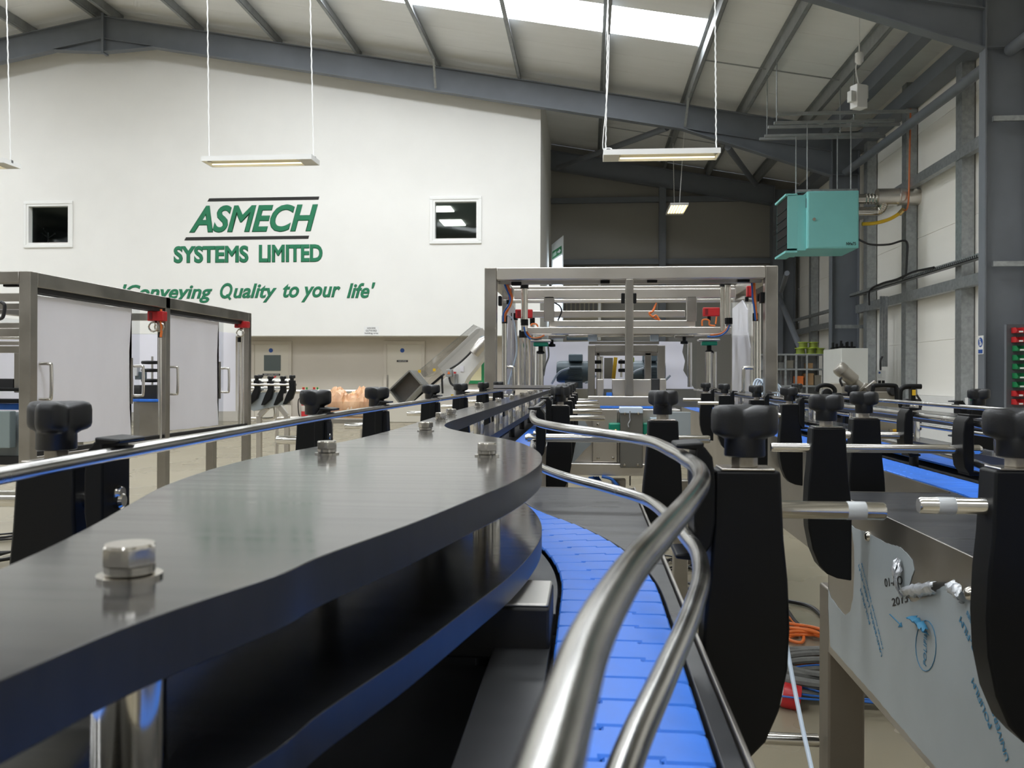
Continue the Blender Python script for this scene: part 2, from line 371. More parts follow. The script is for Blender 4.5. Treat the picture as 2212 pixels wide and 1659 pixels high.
# company lettering on the upper wall
p = atY(375, 569, YW); t = Thing('wall_lettering', 'green and black company name and slogan on the white upper wall', 'lettering', (p.x, YW, p.z))
def wline(body, name, x0, x1, y0, y1, m, bold, shear):
    a, b = atY(x0, y1, YW - .004), atY(x1, y0, YW - .004); return text(body, name, m, t.o, a, (1, 0, 0), (0, 0, 1), b.x - a.x, b.z - a.z, bold, shear, .001, t.loc)
wline('ASMECH', 'name_line', 408, 687, 440.5, 503.5, M_green, .034, .30)
wline('SYSTEMS', 'company_line', 375, 537, 530, 569, M_green, .045, 0)
wline('LIMITED', 'company_line', 559, 697, 527.5, 567, M_green, .045, 0)
wline("'Conveying", 'slogan_line', 265, 459, 613, 655.5, M_green, .03, .28)
wline('O', 'slogan_line', 475, 502.5, 611, 645.5, M_green, .03, .28); A = [atY(x, y, YW) for x, y in ((488, 637), (492, 635), (500, 645.5), (496, 649))]; t.part('slogan_line', MB().prism([(q.x, q.z) for q in A], 'y', YW - .007, YW - .001), M_green)
wline('uality', 'slogan_line', 504, 598, 612, 654, M_green, .03, .28)
wline('to your', 'slogan_line', 611, 736, 612, 653.5, M_green, .03, .28)
wline("life'", 'slogan_line', 749, 811, 610, 644.5, M_green, .03, .28)
for x0, x1, ya, yb, sh in ((448, 690, 432, 428, 7), (398, 668, 516, 512.5, 6)):
    A = [atY(x0, ya + 3.5, YW), atY(x1 - 2, yb + 3.5, YW), atY(x1, yb - 3.5, YW), atY(x0 + 4, ya - 3.5, YW)]
    t.part('bar', MB().prism([(q.x, q.z) for q in A], 'y', YW - .005, YW - .001), M_ink, label='black bar')
p = atY(803, 715, YW); t = Thing('goods_sign', 'small white paper sign above the doors reading goods outward holding area', 'sign', (p.x, YW, p.z))
t.part('sheet', pbox(786, 818, 705, 725, YW - .006, .005), M_white)
for body, x0, x1, y0, y1 in (('GOODS', 793, 811, 707, 711), ('OUTWARD', 790, 814, 712.5, 716.5), ('holding area', 788, 817, 718, 722.5)):
    a, b = atY(x0, y1, YW - .007), atY(x1, y0, YW - .007); text(body, 'sign_lettering', M_ink, t.o, a, (1, 0, 0), (0, 0, 1), b.x - a.x, b.z - a.z, .015, 0, .0005, t.loc)

# steel frames
def rafter(y, haunch, label):
    t = Thing('roof_beam', label, None, (RX, y, zt(RX))); t.o['kind'] = 'structure'
    for sgn in (1, -1):
        X = lambda x: RX + sgn * (x - RX)
        hx, he = 2.15, 5.52
        zb = lambda x: zt(x) - .56
        P = [(RX, zt(RX)), (he, zt(he)), (he, 5.80 if haunch else zb(he)), (hx, zb(hx)), (-10.6, zb(-10.6)), (RX, 9.13 if haunch else zb(RX))]
        m = MB(); m.prism([(X(a), b) for a, b in P], 'y', y - .008, y + .008)
        m.prism([(X(a), b) for a, b in ((RX, zt(RX) - .02), (he, zt(he) - .02), (he, zt(he)), (RX, zt(RX)))], 'y', y - .1, y + .1)
        B = [(-10.6, zb(-10.6)), (hx, zb(hx)), (he, 5.80)] if haunch else [(RX, zb(RX)), (he, zb(he))]
        for (a, b), (c, d) in zip(B, B[1:]): m.prism([(X(a), b - .022), (X(c), d - .022), (X(c), d), (X(a), b)], 'y', y - .1, y + .1)
        if haunch:
            m.prism([(X(hx), zb(hx) - .002), (X(he), zb(he) - .002), (X(he), zb(he) + .015), (X(hx), zb(hx) + .015)], 'y', y - .09, y + .09)
            m.prism([(X(RX), zb(RX) + .0), (X(-10.6), zb(-10.6)), (X(-10.6), zb(-10.6) + .016), (X(RX), zb(RX) + .016)], 'y', y - .1, y + .1)
            m.prism([(X(RX), 9.11), (X(-10.6), zb(-10.6) - .02), (X(-10.6), zb(-10.6)), (X(RX), 9.13)], 'y', y - .1, y + .1)
        t.part('beam_half', m, M_steel)
    if haunch: t.part('apex_plate', MB().box(RX - .03, RX + .03, y - .12, y + .12, 9.07, zt(RX) + .06), M_steel)
    return t
def braces(t, y, xs):
    for x in xs: t.part('fly_brace', MB().bar((x, y - .55, zt(x) + .02), (x - .03, y - .1, zt(x) - .52), .05, .05), M_galv)
YR = 20.5
braces(rafter(YR, True, 'grey steel rafter in front of the white office wall'), YR, [-3.6, 2.24])
rafter(12.8, True, 'grey steel rafter meeting the nearest column'); rafter(5.1, True, None); rafter(26.65, False, 'dark steel rafter against the rear gable')
def column(y, label):
    t = Thing('steel_column', label, None, (5.8, y, 0)); t.o['kind'] = 'structure'; zz = zt(5.52)
    m = MB(); m.box(5.52, 5.54, y - .1, y + .1, 0, zz); m.box(6.12, 6.14, y - .1, y + .1, 0, zz - .1); m.box(5.54, 6.12, y - .008, y + .008, 0, zz - .1)
    m.box(5.54, 6.12, y - .09, y + .09, 5.79, 5.81)
    t.part('section', m, M_steel); return t
column(12.8, 'nearest grey steel column, beside the red and green bins'); column(20.5, 'grey steel column behind the turquoise heater'); column(26.65, 'grey corner column of the rear gable'); column(5.1, None)
for x in (-12.1, -11.7, -13.9, -15.8, -17.7, -19.6, -21.5, -23.4, -25.3, -27.2, -28.8, -9.6, -7.58, -5.58, -3.62, -1.67, .33, 2.24, 3.55, 4.98):
    z = zt(x); sg = 1 if x > RX else -1
    m = MB(); m.box(x - .004, x + .004, YB, YF, z, z + .26); m.box(x, x + .075 * sg, YB, YF, z, z + .008) if sg > 0 else m.box(x - .075, x, YB, YF, z, z + .008)
    m.box(x - .07, x, YB, YF, z + .252, z + .26); m.box(x + .067, x + .075, YB, YF, z, z + .025)
    tag(m.build('roof_beam', M_purl, smooth=0), 'galvanised purlin running the length of the roof', None, None, 'structure')
# side wall steel
def rail(z, x, a, b, name, hw=.09): return struct(name, MB().box(x, x + .12, a, b, z - hw, z + hw), M_galv, 'horizontal galvanised rail along the side wall')
rail(4.85, 6.05, 13.0, 20.4, 'trim_1'); rail(2.72, 6.05, 13.0, 20.4, 'trim_2'); rail(2.5, 6.05, 20.6, 26.5, 'trim_3', .07)
for i, y in enumerate((14.95, 17.45, 19.8, 22.6, 24.6)):
    struct('trim_%d' % (4 + i), MB().box(6.08, 6.10, y - .12, y + .12, 0, 6.85).box(6.10, 6.28, y - .12, y - .10, 0, 6.85).box(6.10, 6.28, y + .10, y + .12, 0, 6.85), M_galv, 'upright galvanised post on the side wall')
struct('trim_10', MB().box(5.30, 5.34, 12.9, 20.4, 6.62, 6.92).box(5.34, 5.5, 12.9, 20.4, 6.62, 6.65), M_steel, 'grey eaves beam under the roof edge')
struct('trim_11', MB().box(5.95, 6.28, 12.9, 26.5, 6.35, 6.62), M_steel, 'grey gutter beam along the top of the side wall')
struct('trim_12', MB().tube([(5.85, 12.9, 5.76), (5.85, 20.5, 5.86)], .085, 16), M_steel, 'round grey tie tube between the columns')
for i, z in enumerate((6.58, 4.69)): struct('trim_%d' % (13 + i), MB().box(XC, 6.2, YF - .16, YF - .02, z - .08, z + .08), M_steel)
struct('trim_15', MB().box(2.13, 2.33, YF - .3, YF - .02, 0, zt(2.2) - .55), M_steel); struct('trim_16', MB().box(5.45, 5.75, YF - .5, YF - .02, 0, zt(5.5) - .55), M_steel)
n = 17
for (x0, y0, d0), (x1, y1, d1), r in (((1441, 276, 20.7), (1205, 362, 26.3), .075), ((1572, 318, 20.7), (1632, 398, 26.3), .075), ((1700, 590, 20.9), (1688, 628, 24), .06), ((1682, 640, 26.0), (1733, 762, 20.9), .075), ((1672, 505, 26.2), (1712, 470, 20.8), .06)):
    struct('trim_%d' % n, MB().tube([atY(x0, y0, d0), atY(x1, y1, d1)], r, 12), M_steel, 'diagonal bracing tube of the rear bay'); n += 1
struct('trim_%d' % n, MB().tube([(5.85, 5.2, 5.66), (5.85, 12.7, 5.74)], .085, 16), M_steel); n += 1
for z, ln in ((4.77, .5), (2.75, .5)):
    struct('trim_%d' % n, MB().box(5.6, 6.5, 12.62, 12.68, z - .035, z + .035), M_galv, 'short pale strut fixed across the nearest column'); n += 1
struct('trim_%d' % n, MB().box(5.56, 6.35, 20.2, 20.26, 2.28, 2.36), M_galv, 'short pale strut across the column behind the heater')

n += 1
for xa, xb, y in ((2.24, 3.55, 17.9), (3.55, 4.98, 17.9), (3.55, 4.98, 14.6), (.33, 2.24, 23.6), (2.24, 3.55, 23.6)):
    struct('trim_%d' % n, MB().cyl((xa, y, zt(xa) + .12), (xb, y, zt(xb) + .12), .014, 6), M_purl, 'thin tie rod between two purlins'); n += 1
# ================================================================ the two curved conveyors (the second mirrors the first)
HB = .187                                     # chain surface below the lens
ZB = ZC - HB
PITCH, RC = .0381, .83
TH = math.acos(1 - .095 / RC)
Y1 = .75; Y2 = Y1 + 2 * RC * math.sin(TH)
def chain_pt(s, y0=.2):
    """centre of the S-shaped lane of the first conveyor: point and heading after s metres"""
    a = Y1 - y0
    if s < a: return .02, y0 + s, 0.0
    s -= a
    if s < RC * TH: t = s / RC; return .02 - RC * (1 - math.cos(t)), Y1 + RC * math.sin(t), t
    s -= RC * TH
    if s < RC * TH: t = TH - s / RC; return -.17 + RC * (1 - math.cos(t)), Y2 - RC * math.sin(t), t
    return -.17, Y2 + s - RC * TH, 0.0
def side(off, y_stop, y0=.2, st=.02):
    out = []; s = 0
    while True:
        x, y, t = chain_pt(s, y0)
        if y > y_stop: break
        out.append((x + off * math.cos(t), y + off * math.sin(t))); s += st
    return out
def link_mesh(mir):
    L, w, n0, n1, d = PITCH - .0028, .0425, -.0125, .0165, .0048
    P = [(-w, 0), (n0 - .001, 0), (n0 - .001, d), (n1 + .001, d), (n1 + .001, 0), (w, 0), (w, L - .003), (w - .006, L), (n1, L), (n1, L + d), (n0, L + d), (n0, L), (-w + .006, L), (-w, L - .003)]
    m = MB(); m.prism([(x * mir, y) for x, y in P], 'z', -.0042, 0)
    m.box(-.03, .03, .014, .022, -.014, -.0042)
    o = m.build('chain_link', M_blue, None, .0007, seg=2); me = o.data
    bpy.data.objects.remove(o); return me
def conveyor(mir, name, label, s_first, s_list):
    fx = (lambda x: x) if mir == 1 else (lambda x: .48 - x)
    t = Thing(name, label, 'conveyor', (fx(-.02), 1.2, 0))
    pr = lambda P: [(fx(x), y) for x, y in P]
    # chain
    me = link_mesh(mir); me.name = 'chain_link'; rest = MB(); n = 0
    for s in s_list:
        x, y, a = chain_pt(s)
        if n < 100 and s >= s_first:
            o = bpy.data.objects.new('chain_link', me); COL.objects.link(o); o.parent = t.o
            o.location = Vector((fx(x), y, ZB)) - t.loc; o.rotation_euler = (R(1.0), 0, a * mir); n += 1
            b = o.modifiers.new('edge', 'BEVEL'); b.width = .0014; b.segments = 1; b.limit_method = 'ANGLE'; wn = o.modifiers.new('normals', 'WEIGHTED_NORMAL'); wn.weight = 100; wn.keep_sharp = True
        else:
            c, q = math.cos(a * mir), math.sin(a * mir); X = fx(x)
            M = Matrix(((c, -q, 0, X), (q, c, 0, y), (0, 0, 1, ZB), (0, 0, 0, 1)))
            rest.box(-.0425, .0425, .0006, PITCH - .0006, -.004, 0, M)
    tag(t.part('chain_run', rest, M_blue, smooth=0), None, None, None, 'stuff')
    # second, straight lane of chain on the far side of the divider
    m = MB(); y = .1
    while y < 5.6: m.box(fx(-.382), fx(-.298), y, y + PITCH - .0012, ZB - .004, ZB); y += PITCH
    tag(t.part('outer_chain_run', m, M_blue, smooth=0), None, None, None, 'stuff')
    # wear tracks beside the chain, flush with it
    edge = side(.0455, 1.485)
    t.part('outer_track', MB().prism(pr([(.0765, .2), (.0765, 1.487)] + [(-.12, 1.487)] + edge[::-1]), 'z', ZB - .02, ZB - .0012), M_track, bev=.0008)
    ie = [p for p in side(-.0455, 1.45) if p[1] > .70]
    t.part('inner_track', MB().prism(pr([(-.17, .70)] + [(ie[0][0] - .0, .70)] + ie + [(-.23, 1.45), (-.23, 1.2)]), 'z', ZB - .02, ZB - .003), M_track, bev=.0008)
    t.part('wear_strip', MB().prism(pr([(-.066, .18), (-.0262, .18), (-.0262, .62), (-.066, .62)]), 'z', ZB - .02, ZB - .0035), M_track, bev=.0008)
    t.part('inner_tray', MB().prism(pr([(-.296, .1), (-.066, .1), (-.066, .74), (-.296, .74)]), 'z', ZB - .075, ZB - .06), M_dark)
    t.part('clip_block', MB().prism(pr([(-.10, .61), (-.0265, .61), (-.0265, .685), (-.10, .685)]), 'z', ZB - .012, ZB + .025), M_dark, bev=.002)
    t.part('clip_plate', MB().prism(pr([(-.10, .612), (-.0285, .612), (-.0275, .615), (-.0275, .682), (-.0285, .684), (-.10, .684)]), 'z', ZB + .025, ZB + .0275), mat('brushed_plate', (.66, .64, .60), .5, .85), bev=.0012)
    # side plates: straight near part, cross panel, straight far part
    zp = ZC - .455
    t.part('side_plate', MB().prism(pr([(.0775, .1), (.0805, .1), (.0805, 1.49), (.0775, 1.49)]), 'z', zp, ZB + .0015), M_ssd, bev=.0008)
    t.part('cross_panel', MB().prism(pr([(-.112, 1.4875), (.0805, 1.4875), (.0805, 1.4905), (-.112, 1.4905)]), 'z', zp, ZB - .0005), M_ssd)
    t.part('far_side_plate', MB().prism(pr([(-.115, 1.4905), (-.112, 1.4905), (-.112, 5.6), (-.115, 5.6)]), 'z', zp, ZB + .001), M_ssd)
    t.part('outer_side_plate', MB().prism(pr([(-.386, .1), (-.3835, .1), (-.3835, 5.6), (-.386, 5.6)]), 'z', zp, ZB + .001), M_ssd)
    t.part('chain_bed', MB().prism(pr([(-.383, 1.5), (-.118, 1.5), (-.118, 5.6), (-.383, 5.6)]), 'z', ZB - .04, ZB - .016), M_dark)  # bed coloured black so the gaps between links read as shade
    t.part('curve_bed', MB().prism(pr([(-.383, .1), (.076, .1), (.076, 1.486), (-.383, 1.486)]), 'z', ZB - .1, ZB - .08), M_dark)  # black here too, for the shade seen through the link gaps
    t.part('far_track', MB().prism(pr([(-.128, 1.49), (-.116, 1.49), (-.116, 5.6), (-.128, 5.6)]), 'z', ZB - .02, ZB - .002), M_track)
    for y in (.30, .52, .95, 1.28):
        m = MB(); m.lathe([(.0075, 0), (.0075, .0015), (.006, .0045), (.003, .006)], 14, Matrix.Translation((fx(.0805), y, ZC - .225)) @ Matrix.Rotation(R(90) * mir, 4, 'Y'))
        t.part('panel_bolt', m, M_bolt)
    # legs and tie
    for y, x in ((1.50, .017), (.2, .017), (4.4, -.18), (4.4, -.38), (5.3, -.18), (1.5, -.38)):
        m = MB(); x0 = fx(x); m.box(min(x0, x0 + .06 * mir), max(x0, x0 + .06 * mir), y, y + .06, .03, zp + .1)
        lg = t.part('leg', m, mat('leg_steel', (.17, .15, .125), .45, .6, var=.06, vscale=6), bev=.004)
        t.part('foot', MB().lathe([(.035, 0), (.035, .012), (.012, .02), (.012, .04)], 16, Matrix.Translation((x0 + .03 * mir, y + .03, 0))), M_blk, lg)
    return t
S_END = 5.7
def arc_list(y0, y1):
    out = []; s = 0
    while True:
        x, y, a = chain_pt(s)
        if y > y1: break
        if y >= y0: out.append(s)
        s += PITCH
    return out
cv1 = conveyor(1, 'curved_conveyor', 'long central conveyor with a curved blue chain running from the foreground to the steel cage', 0, arc_list(.2, 5.6))
cv2 = conveyor(-1, 'curved_conveyor', 'conveyor with a blue chain and film covered side panel, standing right of the central one', 1.5, arc_list(.2, 5.6))
solo('tie_bar', MB().tube([(.085, 1.53, ZC - .62), (.394, 1.53, ZC - .62)], .011, 14), M_rod, 'round steel bar joining the legs of the two conveyors above the floor', 'bar')

# ---------------------------------------------------------------- divider islands: two black plates held apart by spacers
ISL_R = [(-.16, .02), (-.149, .10), (-.138, .194), (-.130, .246), (-.112, .306), (-.106, .343), (-.087, .418), (-.067, .515), (-.053, .585), (-.0435, .66), (-.0395, .74), (-.0455, .827), (-.064, .92), (-.092, 1.003), (-.13, 1.075), (-.168, 1.147), (-.197, 1.218), (-.214, 1.29), (-.2225, 1.38), (-.2235, 1.49)]
ISL_L = [(-.185, .02), (-.197, .10), (-.207, .19), (-.217, .30), (-.234, .385), (-.258, .475), (-.277, .55), (-.290, .647), (-.293, .731), (-.286, .811), (-.274, .91), (-.266, 1.02), (-.265, 1.2), (-.272, 1.45), (-.284, 1.8)]
def outline():
    r = [(p.x, p.y) for p in spline([(x, y, 0) for x, y in ISL_R], 5)] + [(-.2235, 5.0)]
    l = [(p.x, p.y) for p in spline([(x, y, 0) for x, y in ISL_L], 5)] + [(-.288, 2.2), (-.29, 5.0)]
    return r + l[::-1]
BOLTS = [(-.163, .298), (-.242, .792), (-.092, .791), (-.215, 1.143), (-.248, 1.455), (-.258, 1.63), (-.258, 2.05), (-.258, 2.5), (-.258, 2.95), (-.258, 3.4), (-.258, 3.85), (-.258, 4.3), (-.258, 4.75)]
def bolt(mb, x, y, z, rot=0.0):
    M = Matrix.Translation((x, y, z)) @ Matrix.Rotation(rot, 4, 'Z')
    mb.lathe([(.0062, .0005), (.0087, .0018), (.0087, .0046), (.0078, .0050)], 20, M)
    n = 36
    def hexr(t, j): return [.0084, .0086, .0086, .0082, .0070][j] / max(.86602, math.cos((t + R(30)) % R(60) - R(30))) * (1 if j < 2 else 1)
    # head: hexagon whose top corners are rounded off by a cone
    rings = []
    for j, (zz, cone) in enumerate(((.0050, 9), (.0054, 9), (.0104, 9), (.0112, .0095), (.0120, .0084))):
        rings.append([(min(.0085 / math.cos((k * 2 * math.pi / n + R(30)) % R(60) - R(30)), cone), zz) for k in range(n)])
    V = [[mb.v(M @ Vector((r * math.cos(k * 2 * math.pi / n), r * math.sin(k * 2 * math.pi / n), zz))) for k, (r, zz) in enumerate(rg)] for rg in rings]
    for A, B in zip(V, V[1:]):
        for k in range(n): mb.f([A[k], A[(k + 1) % n], B[(k + 1) % n], B[k]])
    mb.f(V[0][::-1]); mb.f(V[-1])
def island(mir, label):
    fx = (lambda x: x) if mir == 1 else (lambda x: .48 - x)
    t = Thing('divider_plate', label, 'conveyor divider', (fx(-.17), .8, ZB))
    O = [(fx(x), y) for x, y in outline()]
    up = t.part('upper_plate', MB().prism(O, 'z', ZC - .092, ZC - .072), M_hdpe, bev=.0003)
    t.part('lower_plate', MB().prism(O, 'z', ZC - .152, ZC - .135), M_hdpe, bev=.0003)
    for k, (x, y) in enumerate(BOLTS):
        sp = t.part('spacer', MB().cyl((fx(x), y, ZC - .135), (fx(x), y, ZC - .092), .0125, 24), M_rod)
        m = MB(); bolt(m, fx(x), y, ZC - .0718, random.uniform(0, 1)) if k else bolt(m, fx(x), y, ZC - .0718, R(27))
        b = t.part('bolt', m, M_bolt, smooth=28)
        t.part('washer', MB().lathe([(.0058, -.0002), (.0112, -.0002), (.0112, .0012), (.0058, .0012)], 28, Matrix.Translation((fx(x), y, ZC - .0718))), M_bolt, b)
        t.part('support_post', MB().cyl((fx(x), y, ZB - (.0155 if y > 1.5 else .059 if y < .74 else .0795)), (fx(x), y, ZC - .152), .010, 14), M_dark)
    return t
island(1, 'leaf shaped black divider plate with steel hex bolts filling the left foreground')
island(-1, 'narrow black divider plate along the far lane of the conveyor on the right')

# ---------------------------------------------------------------- round guide rails
HU, HL, RR = .060, .117, .0054
RAIL_R = [(-.03, -.04), (-.012, .07), (-.0035, .16), (0, .195), (.006, .234), (.015, .281), (.0288, .34), (.050, .432), (.066, .515), (.0732, .587), (.0725, .64), (.069, .714), (.057, .834), (.020, .93), (-.0275, 1.03), (-.063, 1.14), (-.079, 1.26), (-.090, 1.42), (-.0985, 1.6), (-.105, 1.95), (-.107, 2.25), (-.107, 3.2), (-.107, 4.9)]
RAIL_L = [(-.27, .12), (-.318, .28), (-.342, .42), (-.353, .52), (-.362, .64), (-.371, .80), (-.383, 1.02), (-.392, 1.27), (-.396, 1.6), (-.397, 2.2), (-.397, 3.4), (-.397, 4.9)]
def rail_thing(P, h, label, mir=1, r=RR):
    pts = spline([((x if mir == 1 else .48 - x), y, ZC - h) for x, y in P], 7)
    return solo('guide_rail', MB().tube(pts, r, 18), M_rail, label, 'guide rail')
rail_thing(RAIL_R, HU, 'upper bent steel guide rail sweeping round the tip of the black plate')
rail_thing(RAIL_R, HL, 'lower bent steel guide rail just above the blue chain, under the upper one')
rail_thing(RAIL_L, HU, 'upper steel guide rail along the left edge of the leaf shaped plate')
rail_thing(RAIL_L[4:], HL, 'lower steel guide rail half hidden behind the leaf shaped plate')
HU2, HL2 = .064, .120
RAIL_R2 = [(.068, .45), (.0735, .587), (.0725, .68), (.064, .80), (.044, .90), (.0, 1.0), (-.032, 1.1), (-.063, 1.25), (-.085, 1.42), (-.097, 1.66), (-.104, 2.0), (-.107, 2.4), (-.107, 3.2), (-.107, 4.9)]
rail_thing(RAIL_R2, HU2, 'upper guide rail with a bend by the big black bracket at the right edge', -1)
rail_thing(RAIL_R2, HL2, 'lower guide rail over the blue chain at the right of the photo', -1)
RAIL_L2 = [(-.36, 1.0), (-.372, 1.4), (-.374, 2.2), (-.374, 3.4), (-.374, 4.9)]
rail_thing(RAIL_L2, HU2, 'farthest straight upper guide rail, along the outer side of the conveyor on the right', -1)
rail_thing(RAIL_L2, HL2, 'farthest straight lower guide rail, along the outer side of the conveyor on the right', -1)

# ---------------------------------------------------------------- brackets: moulded body, knob, spacer nut, rod and rail clamp
def knob_mb(rot=0.0, z0=0.0, s=1.0):
    m = MB(); n = 60; rings = []
    L = [(0, .0144, 0), (.001, .0150, 0), (.0128, .0148, 0), (.0146, .0150, .30), (.0160, .0154, .72), (.0180, .0160, .93), (.0210, .0163, 1), (.0315, .0163, 1), (.0350, .0158, .98), (.0372, .0146, .92), (.0383, .0122, .80), (.0386, .006, .4)]
    for z, r0, k in L:
        ring = []
        for i in range(n):
            a = 2 * math.pi * i / n; c = .5 + .5 * math.cos(3 * a); lobe = min(1, 1.1 * c) ** .9
            rr = r0 + k * (.0092 * lobe - .0020 * (1 - lobe))
            zz = z - (.0034 * (1 - lobe) if z > .030 else 0)
            ring.append(m.v((s * rr * math.cos(a + rot), s * rr * math.sin(a + rot), z0 + s * zz)))
        rings.append(ring)
    for A, B in zip(rings, rings[1:]):
        for k in range(n): m.f([A[k], A[(k + 1) % n], B[(k + 1) % n], B[k]])
    m.f(rings[0][::-1]); m.f(rings[-1]); return m
ZT = -.068                                     # top of the body relative to the lens
BODY = [(-.0235, ZT), (.0235, ZT), (.0255, ZT - .05), (.0285, ZT - .08), (.0300, ZT - .115), (.0285, ZT - .145), (.0225, ZT - .175), (.013, ZT - .198), (.002, ZT - .210), (-.012, ZT - .216), (-.032, ZT - .219), (-.032, ZT - .125), (-.0315, ZT - .112), (-.0303, ZT - .098), (-.0275, ZT - .075), (-.025, ZT - .04)]
def bracket_proto(o):
    """built about its own foot; o = +1: the conveyor lies towards -x"""
    t = Thing('rail_bracket', 'x', 'bracket', (0, 0, 0)); Z0 = .288
    sh = lambda P: [(x * o, z + Z0) for x, z in P]
    body = MB().prism(sh(BODY), 'y', -.017, .015)
    for v in body.bm.verts:
        if v.co.z > Z0 + ZT - .004: v.co.y *= .9
    t.part('body', body, M_blk, bev=.0022)
    t.part('top_plate', MB().box(-.0195, .0195, -.015, .013, Z0 + ZT, Z0 + ZT + .0018), M_bolt, bev=.0006)
    m = MB(); rings = MB(); m.lathe([(.0098, 0), (.0098, .0085)], 6, Matrix.Translation((.0, 0, Z0 + ZT + .0018))); t.part('spacer_nut', m, mat('zinc_nut', (.40, .365, .31), .38, .8, var=.12, vscale=200), bev=.0006)
    t.part('knob', knob_mb(0, Z0 + ZT + .0095), M_knob, smooth=60)
    # rod (its clamped end at x = 0, running outwards) and clamp, moved as a pair
    t.part('rod', MB().lathe([(.0045, -.012), (.0066, -.010), (.0066, .134), (.0055, .1355)], 20, Matrix.Translation((0, 0, Z0 - .098)) @ Matrix.Rotation(R(90) * o, 4, 'Y')), M_rod)
    c = MB(); P = [(.0075, -.050), (.0135, -.050), (.0195, -.058), (.0215, -.075), (.0215, -.105), (.0190, -.122), (.0130, -.131), (.0065, -.131), (.0062, -.118), (.0062, -.062)]
    c.prism(sh(P), 'y', -.020, .020)
    for za, zb in ((-.0535, -.047), (-.1345, -.1275)): c.prism(sh([(-.007, za + .002), (.0125, za), (.0135, zb), (-.007, zb - .0015)]), 'y', -.020, .020)
    cl = t.part('clamp', c, M_blk, bev=.0018)
    t.part('clamp_screw', MB().lathe([(.0062, 0), (.0062, .002), (.0048, .005)], 16, Matrix.Translation((.0062 * o, 0, Z0 - .092)) @ Matrix.Rotation(R(-90) * o, 4, 'Y')), M_bolt, cl)
    return t.o
PROTO = {1: bracket_proto(1), -1: bracket_proto(-1)}
USED = set()
def bracket(x, y, o, label, group, rot, railx, longrod=False, drop=0.0):
    r = PROTO[o] if o not in USED else copy_tree(PROTO[o]); USED.add(o)
    r.location = (x, y, ZC - .288 - drop); r['label'] = label; r['group'] = group
    dx = railx - x
    for ch in r.children:
        n = ch.name.split('.')[0]
        if n == 'knob': ch.rotation_euler = (0, 0, rot)
        elif n == 'clamp': ch.location = (dx, 0, 0)
        elif n == 'rod':
            ch.location = (dx + .012 * o, 0, 0)
            ch.scale = (2.0 if longrod else .55 if (o < 0 and x < -.2 and y > 1) else 1.0, 1, 1)
            q = .288 - .098
    return r
def railx_at(P, y, mir=1):
    for (x0, a), (x1, b) in zip(P, P[1:]):
        if a <= y <= b: x = x0 + (x1 - x0) * (y - a) / (b - a); return x if mir == 1 else .48 - x
    return P[-1][0] if mir == 1 else .48 - P[-1][0]
ORD = ['first', 'second', 'third', 'fourth', 'fifth', 'sixth', 'seventh', 'eighth']
G1, G2, G3, G4 = 'brackets along the right side of the central conveyor', 'brackets along its left side', 'brackets along the near side of the conveyor on the right', 'brackets along the far side of the conveyor on the right'
BK = bracket(.117, .665, 1, 'largest black bracket in full view, with a three lobed knob, right of the bent rails', G1, R(-41), railx_at(RAIL_R, .665))
bracket(.119, 1.41, 1, 'black bracket with a long rod behind the bent rail, before the green bearings', G1, R(-102), railx_at(RAIL_R, 1.41), True)
for i, (y, rt) in enumerate(((2.1, -96), (2.52, -90), (2.95, -95), (3.38, -100), (3.8, -92))):
    bracket(-.068, y, 1, '%s black bracket of the receding row just right of the narrow divider plate' % ORD[i], G1, R(rt), -.107)
for i, (x, y, rt) in enumerate(((-.419, .655, -74), (-.419, 1.308, -4), (-.419, 1.70, -10), (-.419, 2.30, -16), (-.419, 2.84, -12), (-.419, 3.45, 15), (-.419, 4.05, -15))):
    bracket(x, y, -1, ['big black rail bracket at the left edge, its knob turned broad side on', 'black bracket second from the left edge, next to the orange film box', 'black bracket between the orange film box and the grey hopper', 'black bracket standing in front of the sloping conveyor frame', 'black bracket fifth along the left guide rail', 'black bracket sixth along the left guide rail', 'small far black bracket, last along the left guide rail'][i], G2, R(rt), railx_at(RAIL_L, y))
for i, (x, y, rt, lg) in enumerate(((.338, .72, 62, False), (.345, 1.30, -46, True), (.49, 1.60, -47, False), (.545, 2.42, 62, False), (.545, 2.88, 40, False), (.545, 3.55, 65, False), (.545, 4.1, 70, False))):
    q5 = bracket(x, y, -1, ['big black rail bracket cut off by the right edge of the photo', 'black bracket whose long rod reaches the rounded clamp over the blue chain', 'black bracket behind the long rod, above the corner of the dark track', 'fourth black bracket along the conveyor on the right', 'fifth black bracket along the conveyor on the right', 'sixth, small black bracket along the conveyor on the right', 'smallest black bracket beside the white coil of tubing'][i], G3, R(rt), railx_at(RAIL_R2, y, -1), lg, .003)
    if i == 0: BK5 = q5
for bk, o in ((BK, 1), (BK5, -1)):                     # bits of clear tape near the ends of the two nearest rods
    rd = next(c for c in bk.children if c.name.split('.')[0] == 'rod')
    MB().lathe([(.0066, .108), (.00685, .1085), (.00685, .121), (.0066, .1215)], 20, Matrix.Translation((0, 0, .288 - .098)) @ Matrix.Rotation(R(90) * o, 4, 'Y')).build('tape_wrap', mat('frosted_tape', (.50, .52, .53), .5), rd)['label'] = 'strip of frosted tape round the rod'
for i, (y, rt) in enumerate(((2.12, -53), (3.1, -50), (3.9, 10))):
    bracket(.909, y, 1, ['black bracket behind the farthest rail, before the white low wall', 'second black bracket behind the farthest rail', 'far small black bracket behind the farthest rail, near the shelving'][i], G4, R(rt), .854, False, .003)
